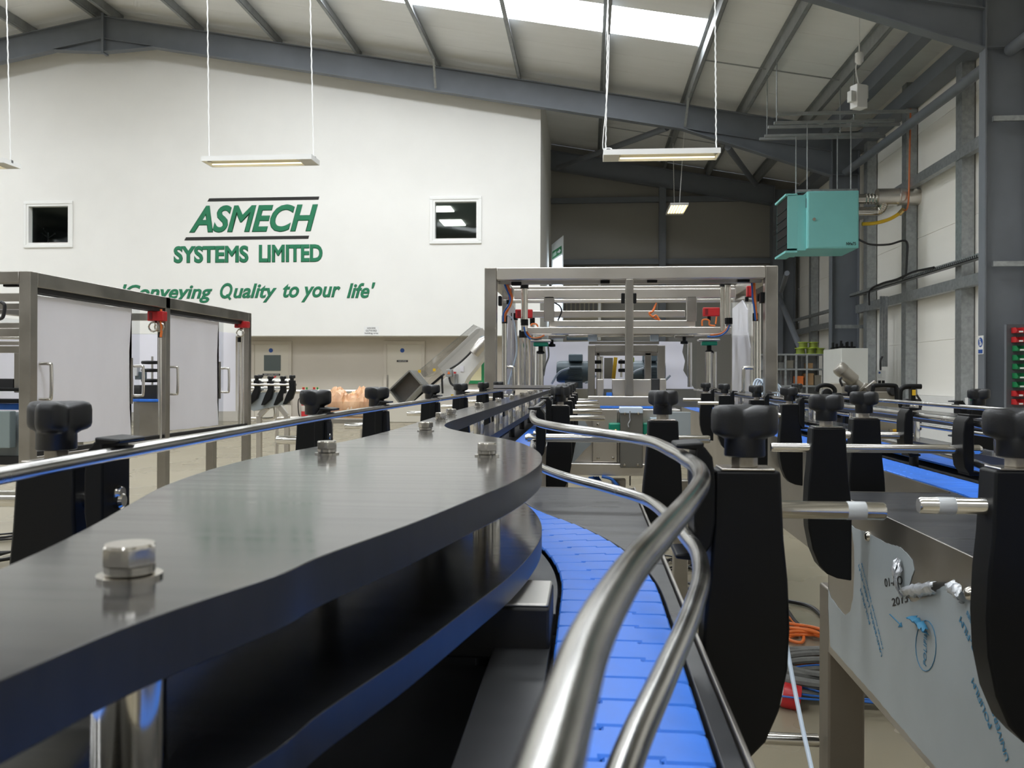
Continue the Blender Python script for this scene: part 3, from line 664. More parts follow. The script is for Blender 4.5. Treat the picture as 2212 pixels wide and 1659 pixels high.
# ================================================================ film covered side panel of the conveyor on the right
XP = .3995                                     # outer face of its side plate
t = Thing('protective_film', 'torn grey protective film with blue print on the side panel at lower right', 'protective film', (XP, 1.0, .7))
def onp(px, py, d=0.0): return atX(px, py, XP - d)
fpts = [(1836, 1132), (1850, 1142), (1872, 1150), (1895, 1162), (1912, 1172), (1945, 1182), (1963, 1199), (1972, 1210), (1976, 1232), (1966, 1262), (1958, 1290), (1972, 1300), (2002, 1290), (2035, 1268), (2060, 1266), (2085, 1282), (2108, 1305), (2150, 1330), (2260, 1352), (2330, 1800), (2120, 1790), (2023, 1659), (1880, 1492), (1795, 1397), (1791, 1330), (1786, 1262), (1795, 1290), (1808, 1308), (1826, 1329), (1838, 1320), (1844, 1290), (1847, 1230), (1846, 1180), (1842, 1150), (1834, 1141)]
poly = []
Q = [onp(*q) for q in fpts]
for a, b in zip(Q, Q[1:] + Q[:1]):
    n = max(1, int((b - a).length / .006))
    for k in range(n):
        p = a + (b - a) * (k / n); j = .0009 if k else 0
        poly.append((min(p.y + random.uniform(-j, j), 1.486), max(p.z + random.uniform(-j, j), ZC - .4545)))
t.part('film_sheet', MB().prism(poly, 'x', XP - .0008, XP - .0002), M_pfilm, smooth=0)
def curl(name, pts, wd, m):
    mb = MB(); P = spline([onp(*q) for q in pts], 6); rows = []
    for i, p in enumerate(P):
        r = []
        for k in range(7):
            a = k / 6; r.append(mb.v(p + Vector((-.002 - .008 * math.sin(a * 3.0) - random.uniform(0, .003), random.uniform(-.002, .002), (a - .5) * wd * (1 - .5 * abs(i / (len(P) - 1) - .5)) + random.uniform(-.002, .002)))))
        rows.append(r)
    for A, B in zip(rows, rows[1:]):
        for k in range(6): mb.f([A[k], A[k + 1], B[k + 1], B[k]])
    o = t.part(name, mb, m, smooth=60); s = o.modifiers.new('thickness', 'SOLIDIFY'); s.thickness = .0004
curl('film_curl', [(1945, 1232), (1952, 1250), (1955, 1262)], .045, M_sili)
curl('film_curl', [(1966, 1278), (1998, 1274), (2032, 1268)], .017, M_sili)
curl('film_curl', [(2066, 1268), (2078, 1278), (2090, 1290)], .020, M_sili)
curl('film_curl', [(1978, 1335), (1996, 1346), (2014, 1366)], .010, M_ptext)
def ptxt(body, pa, pb, ht, m=M_ptext, bold=.01):
    a, b = onp(*pa, .0012), onp(*pb, .0012); U = b - a; V = Vector((-1, 0, 0)).cross(U)
    text(body, 'film_lettering', m, t.o, a, U, V, U.length, ht, bold, 0, .0003, t.loc)
ptxt('POLIFILM', (2143, 1566), (2103, 1463), .0085); ptxt('LASER-FILM', (2132, 1450), (2076, 1330), .0085)
ptxt('UNIVERSAL', (2180, 1640), (2140, 1500), .0085); ptxt('TECHNOLOGIES', (2135, 1420), (2090, 1318), .005)
ptxt('POLIFILM', (1880, 1345), (1860, 1270), .006); ptxt('UNIVERSAL LASER-FILM', (1906, 1415), (1856, 1218), .006); ptxt('POWER CURVED TECHNOLOGIES', (1908, 1400), (1862, 1215), .003)
ptxt('01-AO', (1912, 1268), (1950, 1262), .011, M_ink, .004); ptxt('2013', (1928, 1310), (1962, 1300), .010, M_ink, .004)
ptxt('POLIFILM', (2001, 1440), (2003, 1352), .009)
ring = [onp(2000 + 22 * math.cos(k * .314), 1395 + 55 * math.sin(k * .314), .0012) for k in range(20)]
t.part('oval_mark', MB().tube(ring, .0005, 5, closed=True), M_ptext)
m = MB(); m.tube([onp(1922, 1327, .0012), onp(1948, 1352, .0012)], .0008, 5); m.prism([(q.y, q.z) for q in (onp(1942, 1355), onp(1951, 1354), onp(1949, 1344))], 'x', XP - .0015, XP - .001); t.part('arrow_mark', m, M_ptext)

# ================================================================ steel guard cages
def frame_bar(t, name, a, b, s=.06, m=None, bev=.004):
    return t.part(name, MB().bar(a, b, s, s), m or M_ss, bev=bev)
def handle(t, p, d, h=.16, parent=None, m=None):
    p = Vector(p); d = Vector(d); u = Vector((0, 0, h / 2))
    return t.part('handle', MB().tube(spline([p - u, p - u + d * .8, p - u * .8 + d, p + u * .8 + d, p + u + d * .8, p + u], 4), .009, 10), m or M_rod, parent)
def switch(t, x0, x1, y0, y1, Y, dep=.035):
    s = t.part('safety_switch', pbox(x0, x1, y0, y1, Y, dep), M_red, bev=.004)
    a = atY((x0 + x1) / 2, y1, Y)
    t.part('switch_gland', MB().cyl((a.x - .01, Y + dep / 2, a.z), (a.x - .01, Y + dep / 2, a.z - .022), .009, 10), M_blk, s)
    t.part('switch_face', pbox(x0 + (x1 - x0) * .12, x0 + (x1 - x0) * .3, y0 + 3, y1 - 3, Y - .002, .003), mat('dark_red_plastic', (.20, .008, .012), .5), s)
    return s
# ---- centre cage
X0, X1, YA, YB2, ZTOP = -.50, .885, 4.17, 5.03, 1.678
t = Thing('guard_cage', 'brushed stainless guard cage standing over both conveyors in the middle of the photo', 'machine guard', (.19, 4.6, 0))
for x in (X0, X1 - .058):
    for y in (YA, YB2):
        t.part('post', MB().box(x, x + .058, y, y + .058, 0, ZTOP), M_ssd, bev=.004)  # darker steel stands in for the weaker reflection of upright brushing
        t.part('foot', MB().lathe([(.04, -.0), (.04, .012), (.014, .02)], 16, Matrix.Translation((x + .029, y + .029, 0))), M_blk)
for y in (YA, YB2): t.part('top_rail', MB().box(X0 + .058, X1 - .058, y, y + .058, ZTOP - .058, ZTOP), M_ss, bev=.004)
for x in (X0, X1 - .058): t.part('side_rail', MB().box(x, x + .058, YA + .058, YB2, ZTOP - .058, ZTOP), M_ssd, bev=.004); t.part('side_rail', MB().box(x, x + .058, YA + .058, YB2, .86, .91), M_ssd, bev=.004)
t.part('track_rail', MB().box(X0 + .058, X1 - .058, YA + .08, YA + .12, 1.607, 1.64), M_ssd, bev=.002)
t.part('mid_post', MB().box(.176, .214, YA, YA + .05, 1.062, ZTOP - .058), M_ssd, bev=.004)  # darker steel for its reflection, like the corner posts
t.part('low_bar', MB().box(-.001, .40, YA, YA + .05, 1.014, 1.062), M_ss, bev=.004)
for x0, x1, y0, y1, Y in ((1090, 1600, 646, 653, 5.3), (1150, 1480, 671, 685, 5.2)): t.part('cross_rail', pbox(x0, x1, y0, y1, Y, .04), M_ss, bev=.003)
for x0, x1, y0, y1 in ((1342, 1350, 633, 655), (1367, 1375, 633, 655)):
    h = t.part('hinge', pbox(x0, x1, y0, y1, YA, .03), M_blk, bev=.003)
for x0, x1, y0, y1 in ((1297, 1317, 604, 612), (1398, 1420, 602, 610), (1104, 1126, 608, 616), (1594, 1620, 600, 609)): t.part('door_stop', pbox(x0, x1, y0, y1, YA + .062, .03), M_blk, bev=.003)
for x0, x1, y0, y1 in ((1076, 1083, 639, 660), (1643, 1651, 631, 654)): t.part('latch', pbox(x0, x1, y0, y1, YA + .03, .04), M_blk, bev=.003)
# side doors: clear sheets with lavender film
for x, s in ((X0 + .075, 1), (X1 - .08, -1)):
    d = t.part('side_door', MB().box(x, x + .006, YA + .12, YB2 - .02, .93, 1.58), M_poly)
    P = [(YA + .2, 1.0), (YB2 - .05, .98), (YB2 - .05, 1.54), (YA + .5, 1.56), (YA + .36, 1.5), (YA + .34, 1.38), (YA + .27, 1.3), (YA + .3, 1.12)]
    t.part('film_sheet', MB().prism(P, 'x', x - .001 * s, x + (.0075 if s > 0 else .006)), M_film, d, smooth=0)
    handle(t, (x + .003, YA + .17, 1.13), (.05 * s, 0, 0), .14, d)
back = t.part('back_door', MB().box(atY(1150, 780, 5.12).x, atY(1505, 780, 5.12).x, 5.12, 5.126, .95, 1.4), M_poly)
P = [atY(x, y, 5.11) for x, y in ((1172, 840), (1500, 840), (1476, 800), (1480, 780), (1474, 760), (1478, 738), (1300, 737), (1176, 739), (1180, 770))]
t.part('film_sheet', MB().prism([(q.x, q.z) for q in P], 'y', 5.116, 5.119), M_film, back, smooth=0)
# lift columns
def column_tube(t, px, y0, y1, Y, r, name='lift_column', cap=True, m=None):
    a, b = atY(px, y0, Y), atY(px, y1, Y); o = t.part(name, MB().cyl(b, a, r, 18), m or M_rod)
    if cap: t.part('column_gland', MB().cyl(a - Vector((0, 0, .004)), a + Vector((0, 0, .035)), r * 1.2, 8), M_blk, o)
    return o
for q in ((1133, 622, 716, 4.34, .017), (1090, 697, 838, 4.32, .012), (1128, 728, 835, 4.5, .014), (1137, 728, 835, 4.62, .012), (1162, 758, 835, 4.55, .009), (1168, 765, 835, 4.40, .015), (1572, 614, 700, 4.36, .015), (1562, 618, 716, 4.40, .014), (1632, 692, 842, 4.32, .0115), (1530, 760, 838, 4.40, .015), (1543, 760, 838, 4.5, .012), (1640, 650, 840, 4.4, .008), (1622, 655, 840, 4.7, .010), (1613, 655, 838, 4.8, .010), (1150, 700, 835, 4.9, .012), (1101, 690, 835, 4.7, .010), (1114, 690, 835, 4.85, .010), (1490, 740, 836, 4.95, .013)):
    column_tube(t, *q, cap=q[1] < 730)
for px, py, Y in ((1133, 703, 4.33), (1574, 700, 4.35)): a = atY(px, py, Y); t.part('column_gland', MB().cyl(a, a + Vector((0, 0, .03)), .019, 8), M_blk)
for q in ((1113, 1150, 668, 687, 4.62), (1519, 1555, 664, 683, 4.62), (1098, 1104, 622, 647, 4.35), (1614, 1624, 617, 641, 4.40)): switch(t, *q)
# cables down the cage
for pts, m, Y in (([(1089, 606), (1095, 622), (1106, 640), (1103, 660), (1092, 676), (1089, 695)], M_org, 4.28), ([(1086, 606), (1094, 624), (1102, 645), (1098, 660), (1088, 676), (1087, 695)], M_blc, 4.27),
                  ([(1089, 600), (1102, 628), (1107, 644), (1101, 662), (1092, 682), (1091, 695)], M_org, 4.29), ([(1627, 604), (1629, 625), (1628, 645), (1632, 670), (1634, 692)], M_org, 4.28), ([(1623, 604), (1625, 625), (1626, 645), (1630, 670), (1632, 692)], M_blc, 4.27), ([(1630, 604), (1631, 640), (1635, 690)], M_org, 4.27),
                  ([(1576, 702), (1570, 715), (1558, 724), (1545, 727), (1528, 727)], M_blc, 4.34), ([(1575, 702), (1568, 713), (1556, 721), (1534, 724)], M_org, 4.35),
                  ([(1132, 706), (1135, 720), (1143, 730), (1156, 733), (1170, 732)], M_blkc, 4.33), ([(1135, 706), (1140, 720), (1150, 730), (1165, 729), (1176, 724)], M_org, 4.34), ([(1132, 706), (1136, 722), (1146, 733)], M_blc, 4.32),
                  ([(1198, 654), (1209, 661), (1213, 672), (1209, 684), (1205, 692)], M_blkc, 4.72), ([(1418, 654), (1411, 672), (1402, 676), (1410, 684), (1417, 681), (1424, 690)], M_org, 4.72), ([(1416, 658), (1408, 674), (1403, 679), (1412, 686), (1427, 692)], M_org, 4.73),
                  ([(1517, 704), (1517, 693), (1524, 690), (1532, 693), (1533, 702), (1545, 704)], M_org, 4.5), ([(1147, 704), (1149, 700), (1158, 700), (1162, 706)], M_org, 4.5), ([(1548, 684), (1546, 700)], M_org, 4.6),
                  ([(1094, 680), (1108, 690), (1114, 720), (1116, 760), (1106, 800), (1098, 830)], M_cord, 4.34), ([(1184, 748), (1185, 770), (1178, 790), (1174, 812)], M_gryc, 4.4)):
    t.part('cable', MB().tube(spline([atY(x, y, Y) for x, y in pts], 5), .0042, 8), m)
# moving carriage
t2 = Thing('lift_carriage', 'stainless rectangular carriage hanging inside the middle cage with red switches around it', 'carriage', tuple(atY(1360, 712, 4.45)))
fr = t2.part('front_bar', pbox(1139, 1580, 706.5, 722, 4.45, .045), M_ss, bev=.003)
t2.part('rear_bar', pbox(1186, 1502, 692, 706, 4.72, .045), M_ss, bev=.003)
for a, b in ((1139, 1168), (1552, 1580)):
    t2.part('side_bar', MB().bar((atY(1139 if a < 1300 else 1580, 712, 4.45).x + (.02 if a < 1300 else -.02), 4.49, atY(1300, 714, 4.45).z), (atY(1186 if a < 1300 else 1502, 700, 4.72).x + (.02 if a < 1300 else -.02), 4.73, atY(1300, 714, 4.45).z), .04, .036), M_ss)
for a, b in ((1175, 1197), (1484, 1505)): t2.part('hanger', pbox(a, b, 640, 694, 4.70, .045), M_ssd, bev=.003)
t2.part('guide_bar', pbox(1110, 1590, 624, 644, 4.70, .045), M_ss, bev=.003)
t2.part('slide_rod', MB().cyl(atY(1228, 726, 4.5), atY(1455, 724, 4.5), .007, 12), M_rod)
for a, b in ((1184, 1222), (1458, 1500)): t2.part('slide_cylinder', pbox(a, b, 724, 731, 4.5, .03), M_ssd, bev=.003)
for a, b in ((1270, 1290), (1405, 1423)): t2.part('slide_block', pbox(a, b, 723, 737, 4.49, .03), M_cord, bev=.002)
t2.part('slide_cylinder', pbox(1224, 1272, 727, 735, 4.52, .02), M_mot, bev=.003); t2.part('plate_bar', pbox(1272, 1424, 738, 743, 4.52, .06), M_ssd)
for a, b, c, y in ((1146, 1190, 1168, 739), (1510, 1556, 1532, 737)):
    pl = t2.part('clamp_plate', pbox(a, b, y - 5, y - 1, 4.42, .08), M_ss, bev=.002)
    t2.part('bearing_block', pbox(a + 6, b - 6, y, y + 9, 4.43, .05), M_gear, bev=.004)
    q = atY(c, y + 9, 4.46); t2.part('bearing_knob', MB().lathe([(.012, 0), (.012, -.022), (.021, -.030), (.021, -.036), (.010, -.040)], 16, Matrix.Translation(q)), M_blk)
for px, py in ((1192, 742), (1478, 736)):
    q = atY(px, py, 4.5); t2.part('lock_knob', MB().lathe([(.009, .02), (.009, .0), (.019, -.004), (.019, -.016), (.006, -.018)], 12, Matrix.Translation(q)), M_blk)
# inner portal with its drive
t3 = Thing('inner_portal', 'small square stainless portal inside the middle cage, between the two motors', 'frame', tuple(atY(1353, 860, 4.4)))
for a, b in ((1270, 1285), (1421, 1437)): t3.part('post', pbox(a, b, 746, 862, 4.36, .05), M_ssd, bev=.003)
for a, b in ((1288, 1296), (1393, 1407)): t3.part('rear_post', pbox(a, b, 762, 858, 4.7, .05), M_ssd, bev=.003)
t3.part('top_bar', pbox(1285, 1421, 745, 760, 4.36, .05), M_ssd, bev=.003); t3.part('rear_top_bar', pbox(1285, 1421, 757, 768, 4.7, .05), M_ssd, bev=.003)
t3.part('yellow_upright', MB().bar(atY(1330, 772, 4.9), atY(1325, 818, 4.9), .03, .02), M_yel)
t3.part('grey_panel', pbox(1305, 1324, 773, 818, 4.95, .02), M_gcov)
for px in (1291, 1344):
    for py in (782, 800):
        q = atY(px, py, 4.45); t3.part('roller_clamp', MB().box(q.x - .02, q.x + .02, 4.43, 4.47, q.z - .009, q.z + .009), M_blk, bev=.005)
column_tube(t3, 1292, 770, 820, 4.5, .008, 'roller_post', False); column_tube(t3, 1342, 776, 815, 4.5, .006, 'roller_post', False); column_tube(t3, 1299, 770, 820, 4.52, .01, 'roller_post', False)
t3.part('end_plate', pbox(1322, 1352, 819, 857, 4.30, .012), M_ss, bev=.004); t3.part('end_plate', pbox(1366, 1407, 819, 857, 4.30, .012), M_ss, bev=.004)
t3.part('black_block', pbox(1407, 1425, 818, 860, 4.30, .1), M_track, bev=.003); t3.part('white_block', pbox(1425, 1439, 818, 860, 4.29, .1), M_ss, bev=.003)
t3.part('left_block', pbox(1290, 1304, 819, 856, 4.29, .1), M_ss, bev=.003); t3.part('blue_chain_end', pbox(1310, 1322, 848, 858, 4.25, .05), M_blue)
t3.part('tag', pbox(1366, 1370, 772, 782, 4.4, .004), M_lime)
for a, b in ((1217, 1262), (1380, 1420)):
    t4 = Thing('drive_motor', ['blue grey geared motor with cooling fins, left of the small inner portal', 'blue grey geared motor half hidden by the right posts of the inner portal'][a > 1300], 'motor', tuple(atY((a + b) / 2, 826, 4.95)), 'drive motors in the middle cage')
    c = atY((a + b) / 2, 803, 4.95); w2 = .055
    m = MB(); m.lathe([(.02, -.10), (.055, -.098), (.062, -.085), (.062, .085), (.055, .098), (.02, .10)], 20, Matrix.Translation((c.x, 5.0, c.z)) @ Matrix.Rotation(R(90), 4, 'Y')); t4.part('motor_body', m, M_mot)
    for k in range(9): t4.part('fin', MB().box(c.x - .035, c.x + .045, 4.925, 4.94, c.z - .045 + k * .0085, c.z - .042 + k * .0085), M_mot)
    t4.part('terminal_box', MB().box(c.x - .03, c.x + .05, 4.935, 5.02, c.z + .058, c.z + .10), M_mot, bev=.006)
    t4.part('base', MB().box(c.x - .05, c.x + .05, 4.95, 5.06, ZC - .062, c.z - .05), M_mot)
    for pts in ((( -60, 26), (-40, 2), (-12, -8)), ((60, 8), (44, 20), (30, 24))):
        t4.part('cable', MB().tube(spline([atY((a + b) / 2 + x * .8, 803 + y, 4.9) for x, y in pts], 6), .006, 8), M_cord)
# ---- drive end between the conveyors
t = Thing('drive_unit', 'stainless conveyor drive box with green bearings between the two blue conveyors', 'drive unit', (.2, 3.6, .5))
YD = 3.6
t.part('back_panel', pbox(1232, 1470, 884, 1003, YD + .06, .2), M_ss, bev=.003)
t.part('left_film', MB().prism([(q.x, q.z) for q in (atY(1231, 890, YD), atY(1276, 893, YD), atY(1279, 912, YD), atY(1262, 908, YD), atY(1255, 900, YD), atY(1279, 935, YD), atY(1277, 962, YD), atY(1262, 975, YD), atY(1240, 1000, YD), atY(1232, 1000, YD))], 'y', YD + .052, YD + .058), M_pfilm, smooth=0)
cp = t.part('cover_plate', pbox(1280, 1334, 884, 999, YD, .05), M_ss, bev=.003)
for px, py in ((1292, 917), (1292, 990), (1324, 990)): q = atY(px, py, YD); t.part('cover_screw', MB().lathe([(.0065, 0), (.0055, .004), (.002, .005)], 12, Matrix.Translation(q) @ Matrix.Rotation(R(90), 4, 'X')), M_bolt, cp)
gc = t.part('chain_cover', pbox(1340, 1389, 882, 1011, YD - .05, .10), M_gcov, bev=.004)
t.part('cover_top', pbox(1339, 1389, 880, 893, YD - .054, .108), M_cord, gc, bev=.003)
for px, py in ((1350, 893), (1379, 893), (1349, 1004), (1378, 1004)): q = atY(px, py, YD - .05); t.part('cover_screw', MB().lathe([(.006, 0), (.005, .004), (.002, .005)], 12, Matrix.Translation(q) @ Matrix.Rotation(R(90), 4, 'X')), M_bolt, gc)
t.part('film_strip', MB().tube(spline([atY(x, y, YD - .053) for x, y in ((1361, 888), (1360, 900), (1361, 908), (1357, 916), (1358, 923))], 4), .0028, 6), M_sili, gc)
for a, b, y0, y1 in ((1315, 1341, 914, 934), (1388, 1403, 914, 944)):
    h = t.part('bearing_hub', pbox(a, b, y0, y1, YD - .03, .06), M_gear, bev=.006); q = atY((a + b) / 2 + 2, y1 - 4, YD - .031)
    t.part('hub_bolt', MB().lathe([(.006, 0), (.006, .004), (.003, .006)], 6, Matrix.Translation(q) @ Matrix.Rotation(R(90), 4, 'X')), mat('brass', (.7, .5, .2), .3, 1), h)
t.part('channel', pbox(1231, 1450, 1002, 1028, YD - .02, .25), M_ss, bev=.003)
t.part('right_panel', pbox(1444, 1492, 890, 960, YD - .1, .02), M_pfilm, bev=.002); t.part('right_arm', pbox(1405, 1465, 903, 917, YD - .02, .05), mat('pale_blue_film', (.35, .47, .55), .35), bev=.003)
t.part('support_leg', MB().box(.10, .16, YD + .1, YD + .16, 0, .72), M_ssd, bev=.004); t.part('support_leg', MB().box(.36, .42, YD + .1, YD + .16, 0, .72), M_ssd, bev=.004)
t.part('belt_end', pbox(1290, 1450, 878, 882, YD + .1, .06), M_blue)
for pts in (((1232, 1028), (1255, 1037), (1275, 1040)),): t.part('hose', MB().tube(spline([atY(x, y, YD) for x, y in pts], 5), .009, 8), M_blkc)
t.part('wire', MB().tube([atY(1361, 1027, YD), atY(1361, 1048, YD + .1)], .003, 6), M_blkc)
m = MB()
for k in range(9):
    a = k * .013; m.tube(spline([atY(1273 + a * 150 + random.uniform(-2, 2), 1030, YD - .05 + a), atY(1277 + a * 260, 1050 + random.uniform(-3, 3), YD - .05 + a), atY(1300 + a * 300, 1062, YD - .05 + a), atY(1330 + a * 80, 1054, YD - .05 + a), atY(1322, 1036, YD - .05 + a), atY(1300, 1029, YD - .05 + a)], 6), .006, 8)
solo('hose_coil', m, M_blc, 'coil of blue and black air hose hanging under the drive box', 'hose')
solo('cover_sheet', pbox(1066, 1198, 832, 842, 3.1, .02).box(atY(1066, 840, 3.1).x, atY(1198, 840, 3.1).x, 3.1, 3.6, atY(1130, 842, 3.1).z + .003, atY(1130, 842, 3.1).z + .006), M_ss, 'pale flat steel sheet lying across the rails in front of the middle cage', 'metal sheet')

# ---- left cage
XS, Yn, Ym, Yf, XB, ZT2, ZL = -2.75, 4.08, 5.47, 6.86, -4.25, 1.668, .745
t = Thing('guard_cage', 'long dark stainless guard cage with film covered doors at the left edge', 'machine guard', (-3.4, 5.4, 0))
for x in (XS - .06, XB):
    for y in (Yn, Ym, Yf):
        if x == XB and y == Ym: continue
        t.part('post', MB().box(x, x + .06, y, y + .06, .03, ZT2), M_ssd, bev=.004); t.part('foot', MB().lathe([(.04, 0), (.04, .012), (.014, .03)], 16, Matrix.Translation((x + .03, y + .03, 0))), M_blk)
for y in (6.2,): t.part('leg', MB().box(XS - .06, XS, y, y + .06, .03, ZL), M_ssd, bev=.004)
for x in (XS - .06, XB):
    t.part('side_rail', MB().box(x, x + .06, Yn + .06, Yf, ZT2 - .075, ZT2), M_ssd, bev=.004)
    t.part('low_rail', MB().box(x, x + .06, Yn + .06, Yf, ZL - .06, ZL), M_ssd, bev=.004)
for y in (Yn, Yf): t.part('top_rail', MB().box(XB + .06, XS - .06, y, y + .06, ZT2 - .06, ZT2), M_ssd, bev=.004)
t.part('door_track', MB().box(XS - .085, XS - .062, Yn + .06, Yf, ZT2 - .10, ZT2 - .076), M_dark); t.part('door_track', MB().box(XS - .05, XS - .012, Yn + .06, Yf, ZT2 - .10, ZT2 - .076), M_dark); t.part('door_track', MB().box(XS - .05, XS - .012, Yn + .06, Yf, ZL + .001, ZL + .022), M_dark)
def sdoor(ya, yb, fa, fb, hy):
    d = t.part('door', MB().box(XS - .04, XS - .034, ya, yb, ZL + .03, ZT2 - .10), M_poly)
    P = []; z0, z1 = ZL + .035, ZT2 - .105
    for k in range(9): P.append((fa + (fb - fa) * k / 8, z0 + random.uniform(0, .008)))
    for k in range(10): P.append((fb + random.uniform(-.03, .03) * (0 < k < 9), z0 + (z1 - z0) * k / 9))
    for k in range(9): P.append((fb + (fa - fb) * k / 8, z1 + random.uniform(-.008, 0)))
    P.append((fa - .0, z1 - .1))
    t.part('film_sheet', MB().prism(P, 'x', XS - .0335, XS - .032), M_film, d, smooth=0)
    for y in hy:
        h = handle(t, (XS - .03, y, 1.12), (.055, .012, 0), .18, d)
    m = MB(); m.box(XS - .034, XS - .026, hy[-1] - .035, hy[-1] - .015, .98, 1.26); t.part('edge_plate', m, M_ssd, d)
    return d
sdoor(Yn + .07, 5.2, Yn + .085, 5.10, (Yn + .12, 5.12)); sdoor(Ym + .07, 6.45, Ym + .10, 6.36, (Ym + .10, 6.40))
bp = t.part('rear_door', MB().box(XB + .03, XB + .036, Yn + .1, Yf, ZL, ZT2 - .1), M_poly)
t.part('film_sheet', MB().prism([(Yn + .1, ZL + .1), (Yf - .05, ZL + .1), (Yf - .1, 1.49), (6.2, 1.5), (5.6, 1.485), (5.2, 1.51), (Yn + .1, 1.45)], 'x', XB + .037, XB + .040), M_film, bp, smooth=0)
eb = t.part('end_panel', MB().box(XB + .1, XS - .1, Yf + .03, Yf + .036, ZL, 1.5), M_poly)
t.part('film_sheet', MB().prism([(XB + .15, ZL + .1), (XS - .12, ZL + .12), (XS - .12, 1.50), (XS - .3, 1.52), (XS - .6, 1.49), (XB + .15, 1.5)], 'y', Yf + .026, Yf + .029), M_film, eb, smooth=0)
for q in ((318, 352, 672, 693, 5.38, .06), (506, 534, 694, 708, 6.74, .06), (42, 52, 627, 650, 4.16, .05)): switch(t, *q)
for px, py, Y in ((331, 706, 5.38), (344, 706, 5.40), (519, 719, 6.74)):
    q = atY(px, py, Y); t.part('clamp_ring', MB().tube([q + Vector((.030 * math.cos(a * .5236), 0, .030 * math.sin(a * .5236))) for a in range(12)], .006, 8, closed=True), M_bolt)
for q in ((346, 728, 960, 5.42, .011), (517, 738, 925, 6.76, .012), (525, 700, 925, 6.8, .008)): column_tube(t, *q, cap=True)
t.part('cable', MB().tube(spline([atY(x, y, 5.4) for x, y in ((348, 668), (347, 690), (349, 712), (347, 728))], 4), .008, 8), M_org)
t.part('cable', MB().tube(spline([atY(x, y, 4.5) for x, y in ((-8, 690), (6, 685), (10, 660), (2, 652))], 5), .010, 8), M_blkc)
for x0, x1, y0, y1, Y, d, m, n in ((-60, 56, 633, 650, 4.7, .05, M_ssd, 'cross_bar'), (-60, 56, 655, 668, 4.9, .05, M_ssd, 'cross_bar'), (-60, 56, 697, 708, 4.9, .05, M_ssd, 'cross_bar'), (-60, 56, 709, 727, 4.5, .05, M_ssd, 'cross_bar'), (-60, 56, 727, 733, 4.45, .02, M_rod, 'slide_rod'), (-60, 56, 747, 762, 4.5, .04, M_ssd, 'cross_bar'), (30, 45, 762, 848, 4.5, .05, M_ssd, 'inner_post'), (45, 55, 764, 850, 4.7, .05, M_ssd, 'inner_post'), (-60, 54, 838, 845, 4.4, .1, M_blk, 'inner_rail'), (-60, 54, 862, 871, 4.4, .1, M_blk, 'inner_rail'), (-60, 54, 872, 885, 4.45, .2, M_blue, 'inner_chain'), (-30, 28, 818, 842, 4.5, .1, M_dark, 'inner_block'), (6, 36, 612, 619, 4.15, .03, M_blk, 'door_stop'),
        (-60, 52, 737, 745, 4.9, .05, M_ssd, 'cross_bar'), (286, 345, 832, 862, 5.5, .3, M_dark, 'inner_conveyor'), (286, 345, 862, 868, 5.46, .3, M_blue, 'inner_chain'), (288, 352, 868, 955, 5.5, .03, M_ssd, 'inner_panel'), (288, 296, 790, 812, 5.7, .05, M_white, 'motor_label'), (291, 305, 803, 820, 5.72, .08, M_mot, 'motor')):
    t.part(n, pbox(x0, x1, y0, y1, Y, d), m, bev=.003)
t.part('inner_film', pbox(-60, 70, 890, 986, 4.3, .01), M_pfilm, bev=.002); t.part('inner_cover', pbox(-60, 21, 888, 968, 4.22, .05), mat('film_covered_box', (.22, .27, .27), .35), bev=.004); t.part('inner_sill', pbox(-60, 60, 986, 1004, 4.25, .1), M_dark)
t.part('stack_post', MB().cyl(atY(329, 770, 5.6), atY(329, 835, 5.6), .008, 10), M_rod)
for py in (783, 800, 822): q = atY(325, py, 5.6); t.part('grip_disc', MB().lathe([(.02, -.012), (.055, -.010), (.06, 0), (.055, .010), (.02, .012)], 20, Matrix.Translation(q)), M_dark)
# ================================================================ things further back
# ---- small bracketed conveyor beyond the left cage
t = Thing('small_conveyor', 'small conveyor with black brackets and bent legs just beyond the left cage', 'conveyor', tuple(atY(590, 960, 8.5)))
YC = 8.5
t.part('side_panel', MB().prism([(q.x, q.z) for q in (atY(535, 848, YC), atY(597, 848, YC), atY(597, 876, YC), atY(547, 888, YC), (atY(535, 880, YC)))], 'y', YC, YC + .35), M_pfilm)
for x0, x1, py, Y in ((535, 636, 824, 8.5), (535, 640, 831, 8.45), (535, 625, 838, 8.6), (535, 600, 845, 8.5), (540, 630, 821, 8.8)): t.part('rail', MB().cyl(atY(x0, py, Y), atY(x1, py, Y), .013, 10), M_rod)
for px, py, Y in ((553, 826, 8.45), (582, 828, 8.45), (609, 828, 8.45), (629, 826, 8.4), (560, 824, 8.9)):
    q = atY(px, py, Y); P = [(-.03, .02), (.03, .02), (.035, -.08), (.01, -.16), (-.06, -.22), (-.09, -.22), (-.05, -.12), (-.02, -.06)]
    b = t.part('bracket', MB().prism([(q.x + x, q.z + z) for x, z in P], 'y', Y, Y + .05), M_blk, bev=.006)
    t.part('knob', knob_mb(R(30), 0, 1.35), M_knob, b).data.transform(Matrix.Translation(q + Vector((0, .02, .02))))
t.part('lever', MB().bar(atY(583, 820, 8.6), atY(596, 813, 8.6), .02, .012), M_red)
t.part('bracket_plate', pbox(612, 627, 850, 875, 8.45, .02), M_ss); 
for pts in (((578, 880), (560, 898), (560, 985)), ((604, 878), (620, 898), (620, 980))):
    a, b, c = [atY(x, y, YC + .1) for x, y in pts]; m = MB(); m.bar(a, b, .05, .05); m.bar(b, (c.x, c.y, .03), .05, .05); t.part('leg', m, M_ss, bev=.004)
    t.part('foot', MB().lathe([(.045, 0), (.045, .012), (.014, .03)], 14, Matrix.Translation((c.x, c.y, 0))), M_blk)
